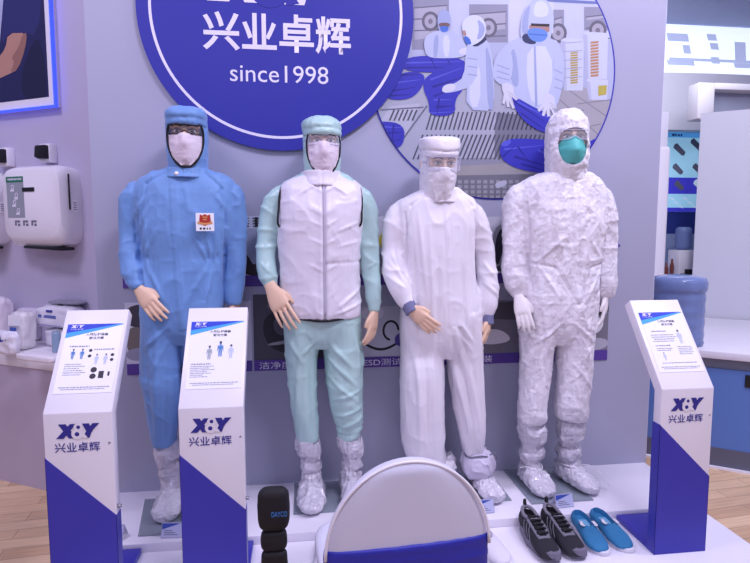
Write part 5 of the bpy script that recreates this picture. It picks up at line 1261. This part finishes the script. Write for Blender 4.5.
# ================================================================== PODIUMS
def podium(label, X0, diag, seed, figs):
    W = .228; yb = -.779; th = .048; zb = .06; zk = .757; yt, zt = -.530, 1.086
    t = thing('podium', label, 'podium', (X0+W/2, yb+.03, zb), 0, 'slanted information podiums')
    sv = Vector((0, yt-yb, zt-zk)).normalized(); nb = Vector((0, sv.z, -sv.y))     # pointing to the back of the slanted board
    bk = yb+th; 
    # back line of the bend
    tt = (bk-(yb+nb.y*th))/sv.y; kz = zk+nb.z*th+sv.z*tt
    prof = [(yb, zb), (yb, zk), (yt, zt), (yt+nb.y*th, zt+nb.z*th), (bk, kz), (bk, zb)]
    bm = bmesh.new(); prism(bm, [(X0, y, z) for y, z in prof], (W, 0, 0)); fin('board', bm, M_white, t, bevel=.0025)
    zl, zr = diag; e = .0012
    bm = bmesh.new()
    prism(bm, [(X0-e, yb-e, zb+.001), (X0+W+e, yb-e, zb+.001), (X0+W+e, yb-e, zr), (X0-e, yb-e, zl)], (0, e, 0))
    prism(bm, [(X0-e, yb-e, zb+.001), (X0-e, bk+e, zb+.001), (X0-e, bk+e, zl), (X0-e, yb-e, zl)], (e, 0, 0))
    prism(bm, [(X0+W, yb-e, zb+.001), (X0+W, bk+e, zb+.001), (X0+W, bk+e, zr), (X0+W, yb-e, zr)], (e, 0, 0))
    fin('blue_cladding', bm, M_blue, t)
    bm = box(bmesh.new(), X0, X0+W, bk+.0015, -.497, zb, zb+.026); fin('foot', bm, M_blue, t, bevel=.002)
    FF = Frame((X0, yb-.0004, 0), (1, 0, 0), (0, 0, 1))
    logo(FF, .040, .186, .667, .719, M_ink, M_white, t, .001)
    text('company_name', '兴业卓辉', FF, .034, .184, .617, .652, M_ink, t, .001, bold=.008)
    bm = bmesh.new(); ellipsoid(bm, (X0+W-.012, yb, .645), (.004, .003, .004)); fin('screw', bm, M_metal, t, smooth=True)
    bm = bmesh.new(); tube(bm, [(X0+W, yb+.02, .40), (X0+W+.012, yb+.02, .40)], [.008, .006], 12, k=1); fin('side_screw', bm, M_metal, t, smooth=True)
    # sheet on the slanted board
    SF = Frame((X0, yb, zk), (1, 0, 0), sv)
    x0, x1, y0, y1 = .017, .217, .072, .350; pw, ph = x1-x0, y1-y0
    bm = bmesh.new(); fslab(bm, SF, [(x0, y0), (x1, y0), (x1, y1), (x0, y1)], .0, .0016); sh_ = fin('information_sheet', bm, M_paper, t)
    p = lambda a, b: (x0+a*pw, y0+b*ph)
    bm = bmesh.new(); fpoly(bm, SF, [p(0, .87), p(0, .79), p(1, .985), p(1, 1)], .0019, 1); fpoly(bm, SF, [p(0, 1), p(0, .865), p(.98, 1)], .0021, 0)
    fin('blue_header', bm, [flat((44, 70, 205)), flat((70, 170, 232))], sh_)
    logo(SF, *[p(.06, 0)[0], p(.30, 0)[0], p(0, .94)[1], p(0, .985)[1]], M_inkw, flat((44, 70, 205)), sh_, .0024, 'header_logo')
    text('header_name', '兴业卓辉', SF, p(.07, 0)[0], p(.29, 0)[0], p(0, .912)[1], p(0, .932)[1], M_inkw, sh_, .0024)
    text('sheet_title', '人体防护装备', SF, p(.36, 0)[0], p(.76, 0)[0], p(0, .82)[1], p(0, .862)[1], M_inkk, sh_, .0022, bold=.01)
    text('sheet_title', '解决方案', SF, p(.43, 0)[0], p(.69, 0)[0], p(0, .765)[1], p(0, .805)[1], M_inkk, sh_, .0022, bold=.01)
    bm = bmesh.new()
    for i, (a, b, y, h) in enumerate(figs['lines']):
        fauxlines(bm, SF, p(a, 0)[0], p(b, 0)[0], p(0, y)[1], ph*h, 0, .0020, seed+i); fin('printed_line', bm, M_inkg, sh_); bm = bmesh.new()
    for a in (0,): fauxlines(bm, SF, p(.08, 0)[0], p(.94, 0)[0], p(0, .075)[1], ph*.014, 0, .0020, seed+50); fauxlines(bm, SF, p(.12, 0)[0], p(.86, 0)[0], p(0, .05)[1], ph*.012, 0, .0020, seed+51)
    fin('printed_line', bm, M_inkg, sh_)
    for i, (a, y, h, c) in enumerate(figs['men']):     # little standing figures printed on the sheet
        bm = bmesh.new(); X = p(a, 0)[0]; Y = p(0, y)[1]; H = ph*h
        for k, pts in enumerate(([(-.12, 1), (.12, 1), (.12, .86), (-.12, .86)], [(-.24, .84), (.24, .84), (.20, .46), (-.20, .46)], [(-.30, .82), (-.22, .84), (-.24, .42), (-.33, .42)], [(.30, .82), (.22, .84), (.24, .42), (.33, .42)], [(-.19, .45), (-.02, .45), (-.04, 0), (-.17, 0)], [(.19, .45), (.02, .45), (.04, 0), (.17, 0)])):
            fpoly(bm, SF, [(X+u*H*.62, Y+v*H) for u, v in (chaikin(pts, 1) if k < 2 else pts)], .0020+.0001*k)
        fpoly(bm, SF, circ(X, Y+H*1.06, H*.09, 12), .0021, 1)
        fin('printed_figure', bm, [flat(c), flat((74, 60, 66))], sh_)
    for i, (a, y, w_, h, rnd) in enumerate(figs['icons']):
        bm = bmesh.new(); fpoly(bm, SF, circ(*p(a, y), pw*w_, 20, ph*h) if rnd else [p(a-w_, y-h), p(a+w_, y-h), p(a+w_, y+h), p(a-w_, y+h)], .0020)
        fin('printed_icon', bm, flat((54, 48, 58)), sh_)
    return t
BL, GY, PB = (84, 134, 196), (160, 168, 176), (196, 204, 226)
podium('slanted white and blue podium furthest left, at the end of the platform', -.898, (.600, .376), 100, dict(
    lines=[(.12, .46, .655, .022), (.56, .92, .605, .02), (.10, .38, .40, .012), (.10, .45, .37, .012), (.10, .36, .34, .012), (.10, .42, .31, .012), (.10, .48, .28, .012), (.10, .40, .25, .012)],
    men=[(.20, .48, .13, BL), (.36, .48, .13, BL), (.63, .40, .13, PB), (.79, .40, .13, PB)],
    icons=[(.50, .60, .032, .022, 1), (.50, .52, .032, .022, 1), (.90, .53, .032, .022, 1), (.90, .46, .032, .022, 1), (.62, .32, .055, .038, 1), (.62, .23, .055, .038, 1), (.76, .25, .045, .05, 0), (.89, .26, .018, .03, 0)]))
podium('slanted white and blue podium in front of the blue suited mannequin', -.444, (.588, .366), 200, dict(
    lines=[(.06, .42, .345, .02), (.06, .48, .315, .012), (.06, .40, .29, .012), (.06, .50, .265, .012), (.06, .36, .24, .012), (.06, .44, .215, .012), (.06, .30, .19, .012), (.06, .38, .165, .012)],
    men=[(.38, .42, .18, GY), (.58, .46, .20, BL), (.78, .43, .18, PB)], icons=[]))
podium('slanted white and blue podium on the right before the water bottle', 1.426, (.612, .384), 300, dict(
    lines=[(.14, .48, .66, .022), (.10, .62, .60, .016), (.10, .66, .565, .016), (.14, .60, .53, .016), (.10, .58, .495, .016), (.12, .46, .42, .02), (.12, .48, .375, .014), (.12, .44, .345, .014), (.60, .92, .40, .014), (.60, .94, .37, .014), (.60, .90, .34, .014), (.60, .92, .31, .014), (.60, .88, .28, .014), (.14, .9, .14, .014)],
    men=[(.74, .46, .20, PB), (.24, .19, .11, PB)], icons=[]))

# small label stands at the mannequins' feet
def card(label, x, y, rz, blank=False):
    t = thing('label_stand', label, 'label stand', (x, y, .10), rz, 'small label stands on the step')
    Mx = Matrix.Translation((x, y, .10)) @ Matrix.Rotation(rz, 4, 'Z')
    fr = Frame(Mx @ Vector((-.045, -.01, .002)), Mx.to_3x3() @ Vector((1, 0, 0)), Mx.to_3x3() @ Vector((0, .35, 1)))
    bm = bmesh.new(); fslab(bm, fr, [(0, 0), (.09, 0), (.09, .062), (0, .062)], -.003, 0)
    prism(bm, [fr.p(0, .060, -.003), fr.p(.09, .060, -.003), Mx @ Vector((.045, .045, .0)), Mx @ Vector((-.045, .045, .0))], (0, 0, .002)); fin('holder', bm, M_acr, t)
    bm = bmesh.new(); fslab(bm, fr, [(.003, .004), (.087, .004), (.087, .058), (.003, .058)], .0001, .0007); c = fin('card', bm, mat('label_card', (196, 200, 232), .4), t)
    if not blank:
        bm = bmesh.new(); fpoly(bm, fr, [(.003, .058), (.003, .034), (.080, .058)], .0012); fin('blue_corner', bm, flat((60, 84, 176)), c)
        for k in range(3):
            bm = bmesh.new(); frect(bm, fr, .012, .07-.012*k, .012+k*.008, .015+k*.008, .0012); fin('printed_line', bm, M_inkg, c)
p = atz(565, 508, .10); card('small label stand before the crinkled suit’s right shoe cover', p.x, -.425, R(4))
p = atz(484, 512, .10); card('small label stand before the white coverall, half behind the chair', p.x, -.43, R(2))
p = atz(176, 534, .10); card('small label stand before the blue suited mannequin, beside the middle podium', p.x-.01, -.455, R(-6))
p = atz(120, 528, .10); card('blank label stand beside the left podium', p.x, -.44, R(-8), True)

# ================================================================== SHOES ON THE LOWER PLATFORM
ZP = .06
def sole_outline(L_, W_, n=40):
    pts = []
    for i in range(n):
        a = 2*PI*i/n; y = -math.cos(a)   # -1 toe .. 1 heel (y toward +)
        wv = W_/2*(.86+.16*math.cos((y+.45)*1.9)) if y < .4 else W_/2*.80
        x = math.sin(a); x = math.copysign(abs(x)**.62, x)*wv + (.006*(1-y) if y < 0 else 0)
        pts.append((x, y*L_/2))
    return pts
def sneaker(label, x, y, rz):
    t = thing('sneaker', label, 'shoe', (x, y, ZP), rz, 'black sneakers on the lower platform'); MX = Matrix.Translation((x, y, ZP)) @ Matrix.Rotation(rz, 4, 'Z')
    L_, W_ = .295, .104; so = sole_outline(L_, W_)
    bm = bmesh.new(); n = len(so); rings = []
    for s, z in ((.95, 0), (1.0, .006), (1.0, .022), (.97, .034)):
        rings.append([bm.verts.new(MX @ Vector((a*s, b*s*(1.0 if s > .96 else .99), z+(.012*max(0, -b/(L_/2)-.6)/.4)+(.010 if b > .06 and z > .02 else 0)))) for a, b in so])
    for a, b in zip(rings, rings[1:]):
        for i in range(n): bm.faces.new((a[i], a[(i+1) % n], b[(i+1) % n], b[i]))
    bm.faces.new(rings[0][::-1]); bm.faces.new(rings[-1]); fin('sole', bm, mat('grey_rubber', (116, 112, 128), .6), t, auto=40)
    bm = bmesh.new()
    up_ = [(-.146, .026, .012, .008), (-.135, .036, .036, .018), (-.105, .045, .048, .030), (-.06, .054, .050, .040), (-.02, .064, .046, .048), (.03, .072, .041, .056), (.08, .075, .039, .060), (.12, .072, .036, .058), (.142, .066, .022, .048)]
    tube(bm, [MX @ Vector((0, a, z-.016)) for a, z, w_, h in up_], [(w_, h*.72) for a, z, w_, h in up_], 22, side=MX.to_3x3() @ Vector((1, 0, 0)), k=3, ex=2.3)
    me = remesh(bm, .004, 2); Pc = coords(me); Pc[:, 2] = np.maximum(Pc[:, 2], ZP+.024); me.vertices.foreach_set('co', Pc.ravel()); me.update()
    c = bmesh.new(); tube(c, [MX @ Vector((0, .085, .075)), MX @ Vector((0, .085, .16))], [(.026, .046), (.032, .054)], 20, side=MX.to_3x3() @ Vector((1, 0, 0)), k=1)
    me = boolean_cut(me, c); u = link('upper', me, mat('black_mesh', (40, 40, 48), .75, bump=.5, bscale=500, var=.15), t, auto=40)
    bm = bmesh.new(); ring = [MX @ Vector((.028*math.cos(a), .085+.050*math.sin(a), .094+.012*max(0, math.sin(a)))) for a in [i*2*PI/24 for i in range(24)]]; tube(bm, ring, [.0075]*24, 8, k=1, closed=True); fin('collar', bm, mat('grey_lining', (128, 124, 136), .8), u, smooth=True)
    bm = bmesh.new(); tube(bm, [MX @ Vector(v) for v in ((0, .138, .095), (0, .146, .118), (0, .142, .135), (0, .134, .118), (0, .130, .098))], [(.006, .002)]*5, 8, side=MX.to_3x3() @ Vector((1, 0, 0)), k=3); fin('heel_loop', bm, M_black, u, smooth=True)
    # eyestay and laces
    bm = bmesh.new()
    def top(yy, xx): 
        ya = [a for a, _, _, _ in up_]; zc__ = np.interp(yy, ya, [zz-.016 for _, zz, _, h in up_]); hh_ = np.interp(yy, ya, [h*.72 for _, zz, _, h in up_]); w_ = np.interp(yy, ya, [q for _, _, q, _ in up_]); return zc__+hh_*max(1-(abs(xx)/w_)**2.3, .02)**(1/2.3)
    for s in (-1, 1): tube(bm, [MX @ Vector((s*xx, yy, top(yy, xx)+.001)) for yy, xx in ((.045, .026), (.01, .026), (-.03, .024), (-.055, .02))], [(.008, .005)]*4, 8, k=3)
    tube(bm, [MX @ Vector((xx, -.058, top(-.058, xx)+.001)) for xx in (-.026, 0, .026)], [(.008, .005)]*3, 8, k=3); fin('eyestay', bm, mat('grey_trim', (120, 118, 130), .6), u, smooth=True)
    bm = bmesh.new()
    for k in range(5):
        yy = .042-k*.022; tube(bm, [MX @ Vector((xx, yy+(.010 if xx > 0 else 0), top(yy, xx)+.008)) for xx in (-.024, 0, .024)], [.0034]*3, 6, k=3)
        tube(bm, [MX @ Vector((xx, yy+(.010 if xx < 0 else 0), top(yy, xx)+.010)) for xx in (-.024, 0, .024)], [.0034]*3, 6, k=3)
    fin('laces', bm, M_black, u, smooth=True)
    for s in (-1, 1):
        for k in range(3):
            bm = bmesh.new(); tube(bm, [MX @ Vector((s*v[0], v[1]+k*.026, v[2])) for v in ((.049, -.035, .044), (.043, -.005, .066), (.034, .008, .086))], [.0018]*3, 6, k=3); fin('side_stitching', bm, mat('grey_trim', (120, 118, 130), .6), u, smooth=True)
    return t
sneaker('left one of the two black laced sneakers, nearest the chair', .980, -.648, R(1))
sneaker('right one of the two black laced sneakers, nearest the blue shoes', 1.090, -.640, R(3))
def slipper(name, label, x, y, rz, col, lin_, L_=.285, W_=.098, grp='', gore=True, zoff=0):
    t = thing(name, label, 'shoe', (x, y, ZP+zoff), rz, grp); MX = Matrix.Translation((x, y, ZP+zoff)) @ Matrix.Rotation(rz, 4, 'Z')
    so = sole_outline(L_, W_); bm = bmesh.new(); n = len(so); rings = []
    for s, z in ((.97, 0), (1.0, .004), (1.0, .016), (.97, .02)): rings.append([bm.verts.new(MX @ Vector((a*s, b*s, z))) for a, b in so])
    for a, b in zip(rings, rings[1:]):
        for i in range(n): bm.faces.new((a[i], a[(i+1) % n], b[(i+1) % n], b[i]))
    bm.faces.new(rings[0][::-1]); bm.faces.new(rings[-1]); fin('sole', bm, mat('white_rubber', (226, 224, 232), .5), t, auto=40)
    f = L_/.285
    up_ = [(-.136, .020, .014, .008), (-.122, .022, .034, .018), (-.09, .024, .045, .028), (-.05, .026, .046, .036), (0, .030, .042, .040), (.05, .034, .039, .042), (.10, .034, .037, .044), (.128, .032, .026, .040)]
    bm = bmesh.new(); tube(bm, [MX @ Vector((0, a*f, z)) for a, z, w_, h in up_], [(w_*W_/.098, h*.75) for a, z, w_, h in up_], 22, side=MX.to_3x3() @ Vector((1, 0, 0)), k=3, ex=2.3)
    me = remesh(bm, .004, 2); displace(me, lambda P, N: .001*ridged(P*60)); Pc = coords(me); Pc[:, 2] = np.maximum(Pc[:, 2], ZP+zoff+.015); me.vertices.foreach_set('co', Pc.ravel()); me.update()
    c = bmesh.new(); tube(c, [MX @ Vector((0, .06*f, .036)), MX @ Vector((0, .055*f, .12))], [(.027, .066), (.034, .078)], 22, side=MX.to_3x3() @ Vector((1, 0, 0)), k=1)
    me = boolean_cut(me, c); u = link('upper', me, col, t, auto=40)
    bm = bmesh.new(); fpoly(bm, Frame(MX @ Vector((0, 0, .0375)), MX.to_3x3() @ Vector((1, 0, 0)), MX.to_3x3() @ Vector((0, 1, 0))), circ(0, .06*f, .026, 24, .064), 0); fin('insole', bm, lin_, u)
    if gore:
        for s in (-1, 1):
            bm = bmesh.new(); tube(bm, [MX @ Vector((s*a, b, z)) for a, b, z in ((.026, .02, .064), (.030, -.004, .062), (.024, -.016, .064))], [(.008, .003)]*3, 8, k=2)
            fin('elastic_gore', bm, M_white, u, smooth=True)
    return t
M_bshoe = mat('blue_canvas', (52, 128, 176), .7, bump=.3, bscale=400, var=.05)
slipper('slip_on_shoe', 'left one of the two blue slip-on shoes', 1.222, -.622, R(-5), M_bshoe, mat('pale_blue_lining', (120, 180, 214), .7), grp='blue slip-on shoes on the lower platform')
slipper('slip_on_shoe', 'right one of the two blue slip-on shoes, nearest the right podium', 1.326, -.615, R(0), M_bshoe, mat('pale_blue_lining', (120, 180, 214), .7), grp='blue slip-on shoes on the lower platform')
M_wshoe = mat('white_canvas', (226, 222, 232), .6, bump=.2, bscale=300)
slipper('slip_on_shoe', 'white shoe peeping out right of the white chair back', .765, -.655, R(9), M_wshoe, M_wshoe, grp='white shoes behind the chair', gore=False)
slipper('slip_on_shoe', 'white shoe at the left edge of the white chair back', .085, -.66, R(-6), M_wshoe, M_wshoe, grp='white shoes behind the chair', gore=False)

# ================================================================== FOREGROUND CHAIR
chx, chy, crz = .262, -1.47, R(4)
ch = thing('covered_chair', 'chair with a stretchy white cover and a royal blue band', 'chair', (chx, chy+.2, 0), crz)
CM = Matrix.Translation((chx, chy, 0)) @ Matrix.Rotation(crz, 4, 'Z')
ztop, zw, hwid = .822, .585, .214
def back_rows(z0, z1, grow=0, n=14):
    rows = []
    for i in range(n+1):
        z = z0+(z1-z0)*i/n
        if z > zw: s = math.sqrt(max(1-((z-zw)/(ztop+grow-zw))**2, 0))
        else: s = 1-.05*(zw-z)/.2
        rows.append((0, -.03*(z-.45)/.4*-1*.6, z, max((hwid+grow)*s, .002), .027*min(1, s*2.5+.12)+grow))
    return rows
bm = bmesh.new(); zl = [.40+(ztop-.40)*(1-(1-i/26)**2) for i in range(27)]
rows = []
for z in zl:
    s = math.sqrt(max(1-((z-zw)/(ztop-zw))**2, 0)) if z > zw else 1-.06*(zw-z)/.2
    rows.append((0, .02*(z-.45), z, max(hwid*s, .003), .024*min(1, s*2+.1)+.003))
stack(bm, rows, 44, 2.6, 1, CM)
me = bpy.data.meshes.new('cover'); bmesh.ops.recalc_face_normals(bm, faces=bm.faces); bm.to_mesh(me); bm.free()
cov = link('cover', me, M_chair, ch, smooth=True)
bm = bmesh.new(); rim_ = []
for i in range(33):
    a = PI*i/32; rim_.append(CM @ Vector((-hwid*math.cos(a)*1.0, .02*(zw+(ztop-zw)*math.sin(a)-.45)-.016, zw+(ztop-zw)*math.sin(a)*.985)))
tube(bm, rim_, [.0042]*33, 8, k=1); fin('piping', bm, M_white, cov, smooth=True)
bm = bmesh.new(); stack(bm, [(0, .02*(z-.45), z, hwid*(1 if z >= zw-.005 else 1-.06*(zw-z)/.2)*s+.003, .0315) for z, s in ((.435, 1.0), (.45, 1.006), (.52, 1.004), (.575, 1.0), (.600, .998), (.607, .994))], 44, 2.6, 3, CM)
me = remesh(bm, .0055, 2); displace(me, lambda P, N: .0025*ridged(np.c_[P[:, 0]*4+P[:, 2]*2, P[:, 1]*3, P[:, 2]*26])+.001*ridged(P*np.array((10, 10, 60)))); fin_ = link('blue_band', me, M_band, cov, smooth=True)
bm = bmesh.new(); stack(bm, [(0, .22, .40, .20, .19), (0, .22, .43, .212, .20), (0, .22, .46, .212, .20), (0, .22, .47, .19, .18)], 40, 4, 3, CM); fin('seat', bm, M_chair, ch, auto=40)
for sx in (-1, 1):
    for yy, dy in ((.03, -.05), (.38, .03)):
        bm = bmesh.new(); tube(bm, [CM @ Vector((sx*.185, yy, .41)), CM @ Vector((sx*.19, yy+dy, .0))], [.013, .011], 12, k=2); fin('leg', bm, M_metal, ch, smooth=True)

# black padded upright between middle podium and chair
bkY = -1.10; c = at(273.5, 520, bkY); pxm = (at(289, 520, bkY).x-at(258, 520, bkY).x)/31
bs = thing('padded_rest', 'black padded upright with rounded head and blue lettering, beside the middle podium', 'padded rest', (c.x, bkY, 0))
def pad(name, px0, px1, py0, py1, th, parent, ex=3.2, r=.5):
    a = at(px0, py1, bkY); b = at(px1, py0, bkY); w_, h_ = (b.x-a.x)/2, b.z-a.z
    bm = bmesh.new()
    rows = []
    for f in (0, .02, .06, .14, .3, .5, .7, .86, .94, .98, 1):
        e = abs(2*f-1); s = (1-e**6*.45); rows.append(((a.x+b.x)/2, bkY, a.z+h_*f, w_*s, th*(1-e**8*.6)))
    stack(bm, rows, 36, ex, 3)
    me = remesh(bm, .004, 2); displace(me, lambda P, N: .0012*ridged(P*np.array((8, 8, 36))))
    return link(name, me, M_black, parent, smooth=True)
hp = pad('head_pad', 258, 289.3, 486.5, 531, .026, bs)
pad('neck_pad', 261, 287, 528, 550, .021, bs)
pad('lower_pad', 261.5, 287.5, 548, 580, .022, bs)
bm = bmesh.new(); zz = at(274, 572, bkY).z; box(bm, c.x-.022, c.x+.022, bkY-.012, bkY+.012, .012, zz); fin('post', bm, M_blackp, bs, bevel=.004)
bm = bmesh.new(); box(bm, c.x-.12, c.x+.12, bkY-.06, bkY+.06, 0, .014); fin('base', bm, M_blackp, bs, bevel=.004)
a = at(271.5, 517.5, bkY-.03); b = at(287, 511.5, bkY-.03)
TF = Frame((0, bkY-.0268, 0), (1, 0, 0), (0, 0, 1)); text('lettering', 'DAYCO', TF, a.x, b.x, a.z-.001, b.z, flat((60, 130, 200)), hp, .001, bold=.01)
